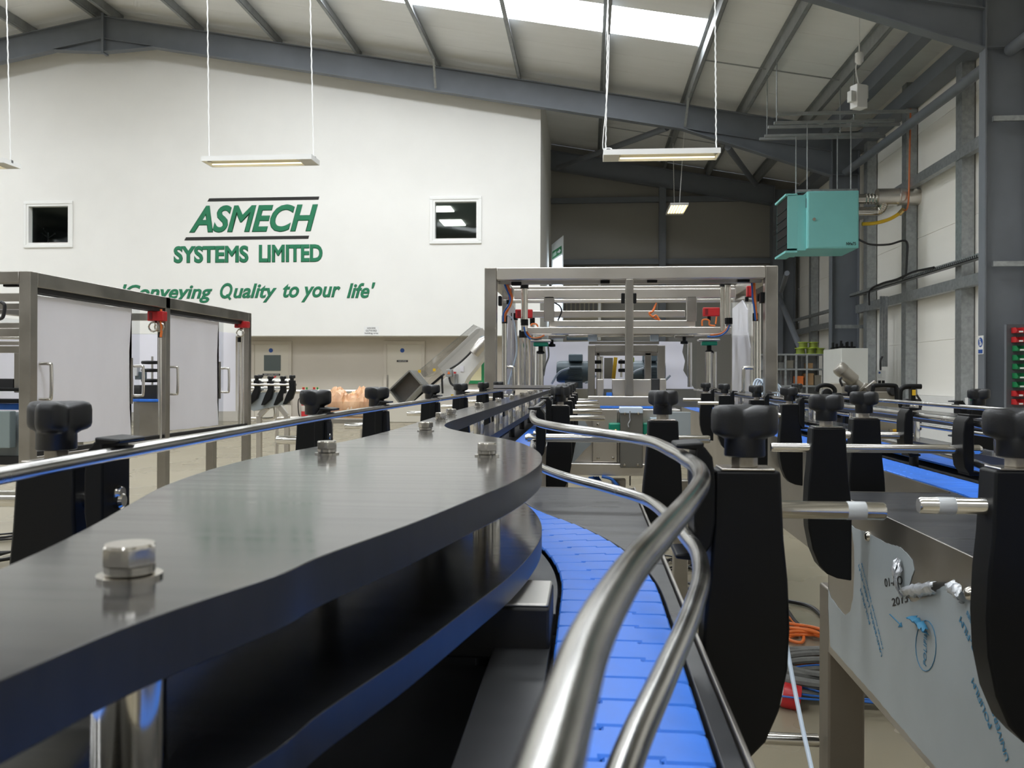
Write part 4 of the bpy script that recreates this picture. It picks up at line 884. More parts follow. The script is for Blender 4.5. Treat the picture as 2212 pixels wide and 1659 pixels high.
t.part('brace', MB().tube(spline([atY(x, y, YC + .2) for x, y in ((540, 904), (585, 904), (593, 898), (593, 880))], 4), .014, 10), M_rod)
# ---- handrail
t = Thing('handrail', 'low stainless tube handrail in front of the beige wall and doors', 'handrail', tuple(atY(700, 905, 9.4)))
a, b = atY(605, 846, 9.4), atY(1046, 846, 9.4)
t.part('top_tube', MB().cyl(a, b, .022, 12), M_ss); c, d = atY(598, 904, 9.4), atY(800, 904, 9.4); t.part('low_tube', MB().cyl(c, d, .022, 12), M_ss)
for px in (598, 782, 1040): q = atY(px, 846, 9.4); t.part('post', MB().cyl((q.x, 9.4, 0), q, .022, 12), M_ss)
# ---- film waste box on a stand
t = Thing('film_box', 'clear box of crumpled orange plastic film behind the left brackets', 'box', tuple(atY(748, 900, 6.0)))
a, b = atY(700, 900, 6.0), atY(799, 862, 6.0)
m = MB(); m.box(a.x, b.x, 6.0, 6.006, a.z, b.z - .02); m.box(b.x - .006, b.x, 6.0, 6.35, a.z, b.z - .02); m.box(a.x, a.x + .006, 6.0, 6.35, a.z, b.z - .02); m.box(a.x, b.x, 6.344, 6.35, a.z, b.z - .02); t.part('box_shell', m, M_bag); t.part('base', MB().box(a.x, b.x, 6.0, 6.35, a.z - .01, a.z), M_card)
def crumple(nx, ny, f):
    mb = MB(); G = []
    for i in range(nx + 1):
        row = []
        for j in range(ny + 1): row.append(mb.v(f(i / nx, j / ny)))
        G.append(row)
    for i in range(nx):
        for j in range(ny): mb.f([G[i][j], G[i + 1][j], G[i + 1][j + 1], G[i][j + 1]])
    return mb
for k, (m_, zz, yy) in enumerate(((M_orgf, 0, .02), (M_orgf, .01, .14), (mat('pale_peach_film', (.88, .72, .58), .35, var=.15, vscale=12, bump=.5, bscale=16), -.05, .012))):
    def f(u, v, k=k, zz=zz, yy=yy):
        x = a.x + .012 + (b.x - a.x - .024) * u; top = (.17 if k < 2 else .075) + .028 * math.sin(u * 9 + k * 2) + random.uniform(-.018, .018)
        if k == 2: top *= max(.05, min(1, 1.9 * u - .1))
        h = math.sin(v * math.pi) ** .45 if 0 < v < 1 else 0
        return (x + random.uniform(-.007, .007), 6.0 + yy + .17 * v + random.uniform(-.006, .006), a.z + .004 + top * h)
    o = t.part('film', crumple(26, 14, f), m_, smooth=25); s = o.modifiers.new('thickness', 'SOLIDIFY'); s.thickness = .001
t = Thing('stand', 'plain stainless stand under the clear box of orange film', 'stand', ((a.x + b.x) / 2, 6.17, 0))
t.part('top', MB().box(a.x - .1, b.x + .02, 5.95, 6.4, a.z - .045, a.z - .0105), M_ssd, bev=.003)
for x in (a.x - .09, b.x - .03):
    for y in (5.96, 6.35): t.part('leg', MB().box(x, x + .04, y, y + .04, 0, a.z - .045), M_ssd, bev=.003)
# ---- extinguisher and fire notices
q = atY(658, 898, YL - .12); t = Thing('fire_extinguisher', 'red fire extinguisher by the wall behind the black knobs', 'fire extinguisher', (q.x, q.y, 0))
t.part('cylinder', MB().lathe([(.07, .02), (.085, .035), (.085, .47), (.07, .52), (.03, .545), (.03, .56)], 20, Matrix.Translation((q.x, q.y, 0))), M_red)
t.part('label_band', MB().lathe([(.0855, .27), (.087, .275), (.087, .41), (.0855, .415)], 20, Matrix.Translation((q.x, q.y, 0))), M_low); t.part('valve', MB().box(q.x - .03, q.x + .03, q.y - .02, q.y + .02, .56, .60), M_dark, bev=.004)
t.part('hose', MB().tube(spline([(q.x - .02, q.y - .02, .59), (q.x - .12, q.y - .02, .60), (q.x - .17, q.y, .5), (q.x - .16, q.y, .25), (q.x - .12, q.y, .1)], 6), .013, 8), M_blk); t.part('foot_ring', MB().lathe([(.07, 0), (.075, 0), (.075, .03), (.07, .03)], 16, Matrix.Translation((q.x, q.y, 0))), M_dark)
for x0, x1, s in ((652, 666, 'left'), (675, 689, 'right')):
    p = atY((x0 + x1) / 2, 839, YL); t = Thing('fire_notice', 'small %s of two red and cream fire notices on the beige wall' % s, 'sign', (p.x, YL, p.z), 'fire notices on the beige wall')
    t.part('plate', pbox(x0, x1, 835, 844, YL - .006, .005), mat('cream_notice', (.62, .56, .36), .6)); t.part('red_panel', pbox(x0 + 1, x0 + 6, 836.5, 842.5, YL - .009, .002), M_red); t.part('green_panel', pbox(x1 - 5, x1 - 1.5, 836.5, 842.5, YL - .009, .002), M_grn)
# ---- inclined elevator with hopper
YE = 7.6
t = Thing('incline_conveyor', 'pale sloping elevator conveyor with a clear guard and grey hopper', 'elevator conveyor', tuple(atY(960, 905, YE)))
def pp(P, Y, d): return MB().prism([(q.x, q.z) for q in (atY(x, y, Y) for x, y in P)], 'y', Y, Y + d)
t.part('body', pp(((905, 872), (1020, 758), (1048, 730), (1048, 768), (1010, 815), (992, 850), (935, 872)), YE + .02, .28), M_white, bev=.004)
t.part('chute_side', pp(((945, 790), (1028, 711), (1042, 708), (1048, 716), (1048, 728), (975, 806), (958, 806)), YE + .12, .02), mat('beige_side_sheet', (.50, .48, .44), .4), bev=.003)
t.part('clear_guard', pp(((905, 800), (1023, 701), (1034, 706), (1030, 716), (935, 806), (915, 815)), YE - .02, .3), M_smoke)
t.part('guard_edge', MB().bar(atY(902, 803, YE - .03), atY(1024, 701, YE - .03), .008, .008), M_poly)
hp = t.part('hopper', pp(((849, 842), (892, 801), (918, 831), (876, 876)), YE - .25, .02), M_hop)
m = MB(); H = [atY(x, y, YE - .25) for x, y in ((849, 842), (892, 801), (918, 831), (876, 876))]
for i in range(4): m.bar(H[i], H[(i + 1) % 4], .3, .012, up=(H[i] - H[(i + 1) % 4]).cross(Vector((0, 1, 0))))
t.part('hopper_rim', m, mat('grey_rim', (.27, .275, .26), .4, .6), hp)
t.part('hopper_floor', pp(((853, 842), (892, 805), (914, 831), (876, 871)), YE - .06, .02), M_hop, hp)
t.part('skirt', pp(((915, 832), (935, 812), (945, 800), (958, 812), (930, 845)), YE - .05, .02), M_bag)
t.part('rubber_lip', MB().bar(atY(880, 876, YE - .1), atY(955, 812, YE - .06), .04, .02), M_blk)
for x, y in ((906, 802), (938, 799), (977, 855)): t.part('warning_sticker', pbox(x - 3, x + 3, y - 3, y + 3, YE - .07, .003), M_yel)
bx = t.part('control_box', pbox(963, 976, 798, 814, YE - .08, .09), mat('grey_control_box', (.33, .34, .34), .45), bev=.006); q = [atY(x, y, YE - .083) for x, y in ((966, 808), (973, 808), (969.5, 801.5))]; t.part('warning_triangle', MB().prism([(p.x, p.z) for p in q], 'y', YE - .085, YE - .081), M_org, bx)
t.part('stop_button', pbox(980, 984, 803, 807, YE - .08, .05), M_red); t.part('rating_plate', pbox(994, 1002, 791, 803, YE + .012, .006), M_film)
t.part('pole', pbox(982, 988, 808, 870, YE - .03, .05), mat('grey_pole', (.3, .31, .31), .45), bev=.003)
for pts in (((972, 797), (990, 786), (1008, 770), (1025, 752)), ((970, 815), (974, 828), (984, 836)), ((960, 808), (955, 815), (956, 850))): t.part('cable', MB().tube(spline([atY(x, y, YE - .06) for x, y in pts], 5), .009, 8), M_blkc)
c = atY(1036, 748, YE - .05); t.part('gear_motor', MB().lathe([(.03, -.09), (.05, -.08), (.05, .05), (.03, .09)], 16, Matrix.Translation(c) @ Matrix.Rotation(R(40), 4, 'Y')), M_ss); c = atY(1044, 736, YE - .03); t.part('hand_wheel', MB().lathe([(.03, -.03), (.045, 0), (.03, .03)], 12, Matrix.Translation(c) @ Matrix.Rotation(R(90), 4, 'X')), M_mot)
t.part('rear_stay', MB().bar(atY(1047, 758, YE + .1), atY(1001, 826, YE + .1), .03, .02), M_hop)
q = atY(960, 905, YE)
for px in (925, 985): p = atY(px, 868, YE + .1); t.part('leg', MB().box(p.x - .03, p.x + .03, YE + .08, YE + .14, 0, p.z), M_white, bev=.003)
# green framed window behind the elevator
t = Thing('window_11', 'green framed low window behind the sloping elevator', None, tuple(atY(1025, 828, YL))); t.o['kind'] = 'structure'
t.part('window_frame', pbox(1004, 1048, 822, 829, YL - .06, .05), M_grn); t.part('window_frame', pbox(1040, 1050, 740, 822, YL - .06, .05), M_grn); t.part('window_pane', pbox(1005, 1040, 770, 822, YL - .05, .02), mat('pale_yellow_blind', (.72, .66, .42), .7))

# ---- rear bay: door with exit sign, wall lamp, louvred screen, tubes
t = Thing('exit_door', 'white door standing ajar with a green exit sign, beside the white wall', 'door', tuple(atY(1204, 590, 25.2))); A = atY(1191.5, 560, 25.6); B = atY(1217, 560, 24.9)
def dq(pts, d=0): return [Vector(((1 - u) * A.x + u * B.x, (1 - u) * A.y + u * B.y - d, atY(1204, y, 25.2).z)) for u, y in pts]
def slab(P, th): 
    m = MB(); f = [m.v(p) for p in P]; b = [m.v(p + Vector((0, th, 0))) for p in P]; m.f(f); m.f(b[::-1]); n = len(P)
    for i in range(n): m.f([f[i], b[i], b[(i + 1) % n], f[(i + 1) % n]])
    return m
t.part('door_leaf', slab(dq(((0, 899), (1, 901), (1, 512), (0, 524))), .06), M_white); t.part('door_glass', slab(dq(((.12, 700), (.88, 700), (.88, 553), (.12, 560)), .012), .01), M_dayL)
sg = t.part('exit_sign', slab(dq(((.05, 557), (.85, 549), (.85, 533), (.05, 540)), .02), .01), M_grn); 
E_ = dq(((.55, 546), (.8, 543)), .024); t.part('arrow', slab(dq(((.5, 547), (.64, 545.5), (.64, 549), (.8, 542.5), (.64, 538), (.64, 541.5), (.5, 543)), .024), .004), M_white, sg); t.part('pictogram', slab(dq(((.1, 553), (.42, 549), (.42, 541), (.1, 545)), .024), .004), mat('sign_pale', (.45, .6, .5), .5), sg)
p = atX(1194, 497, XC + .03); t = Thing('wall_lamp', 'small bright bulkhead lamp high on the return wall', 'lamp', tuple(p)); t.part('lens', MB().box(p.x - .02, p.x + .06, p.y - .15, p.y + .15, p.z - .09, p.z + .09), mat('lamp_lens', (1, .97, .9), .5, emit=5), bev=.02); t.part('back_plate', MB().box(p.x - .03, p.x - .02, p.y - .18, p.y + .18, p.z - .11, p.z + .11), M_white); t.part('cable', MB().tube(spline([(p.x + .02, p.y - .1, p.z + .08), (p.x + .06, p.y - .2, p.z + .0), (p.x + .07, p.y - .2, p.z - .4), (p.x + .0, p.y - .1, p.z - .6)], 5), .015, 8), M_blkc)
t = Thing('louvre_screen', 'row of grey louvre panels low in the rear bay, seen through the cage', 'screen', tuple(atY(1258, 668, 26.0)))
t.part('frame', pbox(1198, 1300, 600, 895, 26.1, .05), mat('tan_board', (.34, .31, .24), .7))
for k in range(8): t.part('louvre', pbox(1216 + k * 9.6, 1222.5 + k * 9.6, 655, 671, 26.05, .04), mat('louvre_grey', (.10, .095, .085), .5))
for k in range(8): t.part('louvre', pbox(1216 + k * 9.6, 1222.5 + k * 9.6, 618, 626, 26.05, .04), MATS['louvre_grey'])
t.part('side_frame', pbox(1292, 1298, 610, 735, 26.0, .05), M_white)

# ---- hanging fluorescent lights
def fixture(label, c, L, wd, yaw, boxend, hang, offs=(-.30, .30), tr=.009):
    """c: middle of the underside"""
    t = Thing('hanging_light', label, 'light', c, 'hanging fluorescent lights'); M = Matrix.Translation(c) @ Matrix.Rotation(yaw, 4, 'Z')
    h = .055; m = MB(); e = .012
    t.part('reflector', MB().box(-L / 2 + e, L / 2 - e, -wd / 2 + e, wd / 2 - e, h - .004, h - .0005, M), mat('grey_reflector', (.30, .29, .25), .4))
    m.box(-L / 2, L / 2, -wd / 2, -wd / 2 + e, 0, h, M); m.box(-L / 2, L / 2, wd / 2 - e, wd / 2, 0, h, M); m.box(-L / 2, -L / 2 + e, -wd / 2 + e, wd / 2 - e, 0, h, M); m.box(L / 2 - e, L / 2, -wd / 2 + e, wd / 2 - e, 0, h, M); m.box(-L / 2, L / 2, -wd / 2, wd / 2, h, h + .012, M)
    bx = (L / 2 - .2, L / 2 - e) if boxend > 0 else (-L / 2 + e, -L / 2 + .2)
    t.part('housing', m, M_white); t.part('gear_box', MB().box(bx[0], bx[1], -wd / 2 + e, wd / 2 - e, .002, h - .0045, M), mat('gear_cover', (.62, .61, .58), .5))
    tx = (-L / 2 + .03, L / 2 - .22) if boxend > 0 else (-L / 2 + .22, L / 2 - .03)
    for y in offs: y *= wd; t.part('tube', MB().cyl(M @ Vector((tx[0], y, .024)), M @ Vector((tx[1], y, .024)), tr, 8), M_tubeL)
    for sg, P in hang:
        b = M @ Vector((sg * (L / 2 - .03), 0, h + .01)); P = Vector(P)
        t.part('chain', MB().tube([b + (P - b) * (k / 60) + Vector((.006 * (k % 2), 0, 0)) for k in range(61)], .009, 5), M_white)
        t.part('hook', MB().box(b.x - .03, b.x + .03, b.y - .02, b.y + .02, b.z - .03, b.z + .01), mat('grey_hook', (.25, .25, .26), .4, .7))
    return t
p, q = atY(436, 349, 11.2), atY(674, 349, 11.2); pz = p.z
t = fixture('hanging fluorescent light in front of the green lettering on the white wall', ((p.x + q.x) / 2, 11.35, pz), q.x - p.x, .36, 0, 1, ((-1, (atY(441, 20, 11.35).x, 11.35, zt(-6.2))), (1, (atY(660, 0, 11.35).x, 11.35, zt(-4.2)))))
p, q = atY(1303, 336, 11.0), atY(1556, 334, 11.0)
t = fixture('hanging fluorescent light with a white cable loop, below the big skylight', ((p.x + q.x) / 2, 11.15, p.z), q.x - p.x, .36, R(.5), -1, ((-1, (atY(1316, 70, 11.6).x, 11.6, zt(.33))), (1, (atY(1541, 95, 11.8).x, 11.8, zt(2.24)))))
c = atY(1313, 322, 11.0); t.part('cable_loop', MB().tube([c + Vector((.05 * math.cos(a * .5236), .03 * math.sin(a * .5236), .02 * math.sin(a * .5236))) for a in range(12)], .006, 6, closed=True), M_white)
a_, b_ = atY(1316, 75, 11.2), atY(1302, 312, 11.0); t.part('cable', MB().tube(spline([a_, a_ * .5 + b_ * .5 + Vector((.02, 0, 0)), b_, b_ + Vector((.05, 0, -.06))], 8), .006, 6), M_white)
p, q = atY(-240, 357, 11.2), atY(11, 357, 11.2)
fixture('hanging fluorescent light cut off by the left edge of the photo', ((p.x + q.x) / 2, 11.35, p.z), q.x - p.x, .36, 0, 1, ((1, (atY(0, 0, 11.35).x, 11.35, zt(-8.0))),))
p = atY(1462, 452, 23.2); L_ = 1.35
t = fixture('small bright hanging light in the dark rear bay', (p.x, 23.2, 5.56), L_, .46, R(90), 1, ((1, (p.x - .05, 23.8, zt(2.2))), (-1, (p.x + .12, 22.6, zt(2.2)))), (-.38, -.23, -.08, .08, .23, .38), .02)
p = atX(1855, 210, 4.6); t = Thing('junction_box', 'white box with small flaps hanging from the roof above the heater', 'sensor', tuple(p))
M = Matrix.Translation(p) @ Matrix.Rotation(R(25), 4, 'Z')
t.part('case', MB().box(-.11, .11, -.09, .09, -.2, .2, M), M_white, bev=.01); t.part('flap', MB().box(.11, .16, -.05, .05, -.02, .2, M), M_cab); t.part('flap', MB().box(-.2, -.12, -.05, .05, -.1, .08, M), M_cab)
r_ = atX(1856, 128, 4.6); t.part('cord', MB().tube(spline([p + Vector((0, 0, .2)), p + Vector((-.05, 0, .5)), r_], 6), .012, 6), M_white); t.part('ceiling_rose', MB().lathe([(.03, .12), (.07, .1), (.07, -.04), (.03, -.09)], 14, Matrix.Translation(r_)), M_white)
t.part('cord_end', MB().cyl(r_, (r_.x, r_.y, zr(r_.x) - .001), .012, 6), M_white)

# ---- heater
p, q = atY(1744, 413, 16.9), atY(1855, 536, 16.9)
t = Thing('air_heater', 'turquoise suspended air heater box hanging on four rods', 'heater', ((p.x + q.x) / 2, 17.5, q.z)); x0, x1, z0, z1 = p.x, q.x, q.z, p.z
t.part('case', MB().box(x0, x1, 16.9, 18.0, z0, z1), M_teal, bev=.012)
dr = t.part('front_panel', MB().box(x0 + .02, x1 - .02, 16.885, 16.9, z0 + .02, z1 - .02), M_teal, bev=.006)
k_ = atY(1758, 474, 16.88); t.part('lock', MB().cyl((k_.x, 16.885, k_.z), (k_.x, 16.85, k_.z), .03, 14), M_bolt, dr)
a, b = atY(1828, 530, 16.88), atY(1849, 522, 16.88); text('NVx75', 'panel_lettering', M_ink, dr, a, (1, 0, 0), (0, 0, 1), b.x - a.x, .06, .02, 0, .002, t.loc)
t.part('outlet_flange', MB().box(x0 - .16, x0, 17.0, 17.95, z0 - .02, z1 - .05), M_teal, bev=.006); t.part('outlet_mouth', MB().box(x0 - .165, x0 - .155, 17.08, 17.9, z0 + .1, z1 - .12), M_dark)
m = MB(); m.box(x0 - .34, x0 - .16, 17.0, 17.03, z0 + .02, z1 - .05); m.box(x0 - .34, x0 - .16, 17.92, 17.95, z0 + .02, z1 - .05); m.box(x0 - .38, x0 - .16, 17.0, 17.95, z0 - .06, z0 - .02); m.box(x0 - .38, x0 - .16, 17.0, 17.95, z1 - .06, z1 - .02); t.part('outlet_hood', m, M_teal)
for k in range(5): zz = z0 + .12 + k * (z1 - z0 - .25) / 5; t.part('louvre', MB().bar((x0 - .3, 17.04, zz), (x0 - .3, 17.9, zz), .12, .012), mat('shade_black_louvre', (.01, .02, .025), .5))  # louvre colour blackened to stand for the unlit outlet
t.part('shade_sheet', MB().box(x0 - .345, x0 - .338, 17.03, 17.92, z0 - .01, z1 - .07), M_dark)  # added black sheet standing in for the shade inside the hood
t.part('badge', MB().box(x0 - .002, x0, 16.95, 17.05, z1 - .3, z1 - .12), M_mot)
for x, y in ((x0 + .02, 17.0), (x0 + .02, 17.9), (x1 - .12, 17.0), (x1 - .12, 17.9)): t.part('hanging_rod', MB().cyl((x, y, z1), (x, y, 6.0), .012, 8), M_galv)
for y in (17.0, 17.9): t.part('mounting_channel', MB().box(x0 - .18, x1, y - .03, y + .03, z1 + .0, z1 + .05), M_galv)
t = Thing('strut_channel', 'pair of grey strut channels under the purlins carrying the heater rods', 'strut', (4.7, 17.4, 6.0))
for y in (17.0, 17.9): t.part('channel', MB().box(x0 - .6, 5.75, y - .03, y + .03, 6.0, 6.05), M_purl)
for y in (16.6, 17.45, 18.3): t.part('cross_channel', MB().box(3.5, 6.0, y - .03, y + .03, 6.05, 6.10), M_purl)
for x in (3.57, 5.0):
    for y in (17.0, 17.9): t.part('drop_rod', MB().cyl((x, y, 6.05), (x, y, zt(x) - .001), .01, 6), M_galv)
# flue, gas pipe, cables
xf = XR
t = Thing('flue_pipe', 'ribbed metal flue pipes running from the heater to the side wall', 'flue', (x1, 17.3, 4.4))
A = atY(1856, 430, 17.3); B = atY(1888, 430, 17.3)
t.part('inlet_pipe', MB().cyl((x1, 17.3, A.z), (B.x + .1, 17.3, A.z), .095, 18), M_bolt)
for k in range(4): xx = B.x - .16 + k * .06; t.part('rib', MB().lathe([(.10, -.012), (.108, 0), (.10, .012)], 18, Matrix.Translation((xx, 17.3, A.z)) @ Matrix.Rotation(R(90), 4, 'Y')), M_bolt)
t.part('wide_pipe', MB().cyl((B.x + .05, 17.3, A.z + .03), (XR, 17.3, A.z + .03), .165, 22), M_ss); t.part('wide_rib', MB().lathe([(.168, -.02), (.176, 0), (.168, .02)], 22, Matrix.Translation((B.x + .45, 17.3, A.z + .03)) @ Matrix.Rotation(R(90), 4, 'Y')), M_ss)
C = atY(1856, 457, 17.3); m = MB(); P = spline([(x1, 17.3, C.z), (B.x + .0, 17.3, C.z), (B.x + .12, 17.3, C.z + .03), (B.x + .18, 17.3, C.z + .14), (B.x + .19, 17.3, A.z - .08)], 9); m.tube(P, [.085 + .007 * (i % 2) for i in range(len(P))], 16); t.part('flexible_pipe', m, M_bolt)
t = Thing('gas_pipe', 'thin copper gas pipe with a yellow hose running down to the heater', 'pipe', tuple(atY(1960, 440, 17.2)))
G = [atX(x, y, 6.04) for x, y in ((1967, 235), (1965, 330), (1962, 440))]; t.part('copper_pipe', MB().tube(spline(G + [atY(1950, 456, 17.25)], 5), .017, 8), M_cu)
t.part('yellow_hose', MB().tube(spline([atY(x, y, 17.25) for x, y in ((1945, 460), (1920, 474), (1890, 482), (1862, 484))], 6), .035, 10), M_yel); t.part('valve', MB().cyl(atY(1952, 452, 17.25), atY(1942, 463, 17.25), .045, 8), mat('brass', (.7, .5, .2), .3, 1))
solo('power_cable', MB().tube(spline([atY(x, y, d) for x, y, d in ((1854, 517, 16.95), (1880, 528, 17.1), (1920, 528, 17.25), (1950, 520, 17.3), (1960, 527, 17.3), (1959, 560, 17.3), (1957, 596, 17.3))], 6), .02, 8), M_blkc, 'black power cable sagging from the heater to the wall post', 'cable')
# cable tray and conduits
t = Thing('cable_tray', 'perforated metal cable tray along the side wall', 'cable tray', (6.0, 17, 3.0))
m = MB(); m.box(5.92, 6.05, 13.0, 20.4, 3.0, 3.012); m.box(5.92, 5.93, 13.0, 20.4, 3.0, 3.07); m.box(6.04, 6.05, 13.0, 20.4, 3.0, 3.09); t.part('tray', m, M_galv)
m = MB()
for k in range(52): y = 13.2 + k * .075; m.box(5.916, 5.9205, y, y + .035, 3.016, 3.05)
tag(t.part('slot', m, M_dark, smooth=0), None, None, None, 'stuff')
t.part('far_tray', MB().box(5.95, 6.05, 20.8, 26, 2.80, 2.87), M_galv)
t.part('cable', MB().tube(spline([(5.90, 15.5, 3.06), (5.91, 16.5, 3.10), (5.90, 17.3, 3.06), (5.9, 18.2, 3.07), (5.9, 18.9, 3.0), (5.92, 19.0, 2.7)], 6), .02, 8), M_blkc)
t = Thing('conduit_run', 'three grey conduits dropping from the cable tray to a small white switch box', 'conduit', tuple(atX(1908, 810, 6.0)))
for px in (1903, 1909, 1915): a, b = atX(px, 640, 6.02), atX(px, 792, 6.02); t.part('conduit', MB().box(a.x - .02, a.x + .02, a.y - .02, a.y + .02, b.z, a.z), M_galv)
bx = t.part('switch_box', pbox(1895, 1913, 800, 822, 18.0, .12), M_white, bev=.01); t.part('cover', pbox(1897, 1905, 802, 815, 17.98, .02), M_cab, bx); t.part('blue_label', pbox(1898, 1902, 803, 807, 17.975, .004), M_navy, bx)
t.part('cable', MB().tube(spline([atY(x, y, 18.02) for x, y in ((1906, 770), (1902, 780), (1902, 800))], 5), .02, 8), M_blkc)
for px in (1900, 1908): t.part('gland', MB().cyl(atY(px, 822, 18.05), atY(px, 830, 18.05), .03, 8), M_blk)

# ---- safety notice on the near column
p = atX(2120, 745, 5.515); t = Thing('safety_notice', 'white notice with a blue round symbol on the edge of the nearest column', 'sign', tuple(p)); a, b = 12.72, 12.87; z1, z0 = atX(2120, 725, 5.515).z, atX(2120, 765, 5.515).z
t.part('plate', MB().box(5.508, 5.518, a, b, z0, z1), M_white); ym = (a + b) / 2; zc_ = z0 + (z1 - z0) * .64
t.part('blue_disc', MB().lathe([(.068, 0), (.068, .004)], 24, Matrix.Translation((5.508, ym, zc_)) @ Matrix.Rotation(R(-90), 4, 'Y')), M_navy)
t.part('blue_band', MB().box(5.504, 5.508, a + .012, b - .012, z0 + .012, z0 + .065), M_navy)
m = MB(); m.lathe([(.012, 0), (.012, .002)], 12, Matrix.Translation((5.503, ym + .01, zc_ + .04)) @ Matrix.Rotation(R(-90), 4, 'Y')); m.bar((5.502, ym + .01, zc_ + .026), (5.502, ym + .005, zc_ - .015), .014, .003, up=(1, 0, 0)); m.bar((5.502, ym + .005, zc_ - .015), (5.502, ym + .018, zc_ - .05), .008, .003, up=(1, 0, 0)); m.bar((5.502, ym + .003, zc_ - .015), (5.502, ym - .006, zc_ - .05), .008, .003, up=(1, 0, 0)); m.bar((5.502, ym + .005, zc_ + .02), (5.502, ym - .03, zc_ - .01), .007, .003, up=(1, 0, 0)); m.box(5.5, 5.503, ym - .045, ym - .02, zc_ - .045, zc_ - .01); t.part('pictogram', m, M_white)
# ---- parts bins on a louvred panel
YB3 = 12.25
t = Thing('bin_board', 'dark louvred wall board holding the rows of small parts bins at the right edge', 'panel', tuple(atY(2230, 870, YB3))); a, b = atY(2176, 880, YB3), Vector((6.12, YB3, atY(2330, 700, YB3).z))
t.part('sheet', MB().box(a.x, b.x, YB3 + .02, YB3 + .04, a.z - .3, b.z), mat('dark_panel', (.085, .09, .10), .5))
for xx in (a.x, b.x - .05): t.part('leg', MB().box(xx, xx + .05, YB3 + .04, YB3 + .09, 0, b.z), M_steel)
def bin_mesh(m_):
    w_, d_, h_ = .098, .15, .075; mb = MB(); s = .006
    P = [(0, 0), (-d_, 0), (-d_ - .012, h_ * .42), (-d_ * .72, h_), (0, h_)]
    for xa in (-w_ / 2, w_ / 2 - s): mb.prism(P, 'x', xa, xa + s)
    mb.box(-w_ / 2, w_ / 2, -d_, 0, 0, s); mb.box(-w_ / 2, w_ / 2, -s, 0, 0, h_); mb.prism([(-d_, 0), (-d_ - .012, h_ * .42), (-d_ - .006, h_ * .42), (-d_ + s, 0)], 'x', -w_ / 2, w_ / 2)
    o = mb.build('bin_body', m_); me = o.data; bpy.data.objects.remove(o); return me
BM = {'red': bin_mesh(M_red), 'green': bin_mesh(M_grn)}
LB = MB().box(-.025, .025, -.166, -.1625, .006, .026).build('bin_label', M_white); LBM = LB.data; bpy.data.objects.remove(LB)
def bin_(x, y, z, c, label):
    t = thing('parts_bin', label, 'parts bin', (x, y, z), 'small parts bins'); o = bpy.data.objects.new('bin_body', BM[c]); COL.objects.link(o); o.parent = t; o = bpy.data.objects.new('bin_label', LBM); COL.objects.link(o); o.parent = t
rows = [(720, 'red'), (740, 'red'), (759, 'green'), (779, 'green'), (798, 'green'), (818, 'green'), (837, 'green'), (856, 'red'), (874, 'red')]
RN = ['top', 'second', 'third', 'fourth', 'fifth', 'sixth', 'seventh', 'eighth', 'bottom']
for i, (py, c) in enumerate(rows):
    for k in range(2): p = atY(2194 + k * 17.5 + (0 if c == 'red' else 2), py, YB3); bin_(p.x, YB3 + .018, p.z, c, '%s bin, %s of two in the %s row of the parts panel' % (c, ['left', 'right'][k], RN[i]))
for i, (px, py) in enumerate(((2103, 865), (2104, 890), (2104, 916), (2104, 941))): p = atY(px, py, 13.6); bin_(p.x, 13.6, p.z, 'green', 'green bin %s of the column standing left of the nearest steel column' % ['at the top', 'second', 'third', 'lowest'][i])
pa = atY(2104, 850, 13.6); solo('bin_rail', MB().box(pa.x - .06, pa.x + .06, 13.598, 13.66, 0, pa.z), M_steel, 'narrow grey upright holding the green bins beside the nearest column', 'rail')

# ---- cabinet with black parts on top
t = Thing('metal_cabinet', 'plain off white metal cabinet below the heater', 'cabinet', (5.27, 18.0, 0)); zc2 = atY(1840, 752, 17.6).z
xa, xb = atY(1817, 800, 17.6).x, atY(1876, 800, 17.6).x
t.part('carcass', MB().box(xa, xb, 17.62, 18.9, 0, zc2), M_cab, bev=.006); t.part('door', MB().box(xa + .01, xb - .01, 17.6, 17.619, .06, zc2 - .02), M_cab, bev=.004)
t.part('plinth', MB().box(xa + .02, xb - .02, 17.61, 17.619, 0, .055), M_dark)
for i in range(7):
    x = xa + .02 + (xb - xa - .12) * ((i * .37) % 1); y = 17.75 + i * .15; h = random.uniform(.08, .17); tt = Thing('black_fitting', 'loose black plastic conveyor fitting on top of the off white cabinet', 'fitting', (x, y, zc2), 'black fittings on the cabinet')
    tt.part('base', MB().box(x, x + .10, y, y + .13, zc2, zc2 + .05), M_blk, bev=.01); tt.part('upright', MB().box(x + .02, x + .05, y + .02, y + .1, zc2 + .05, zc2 + h), M_blk, bev=.01)
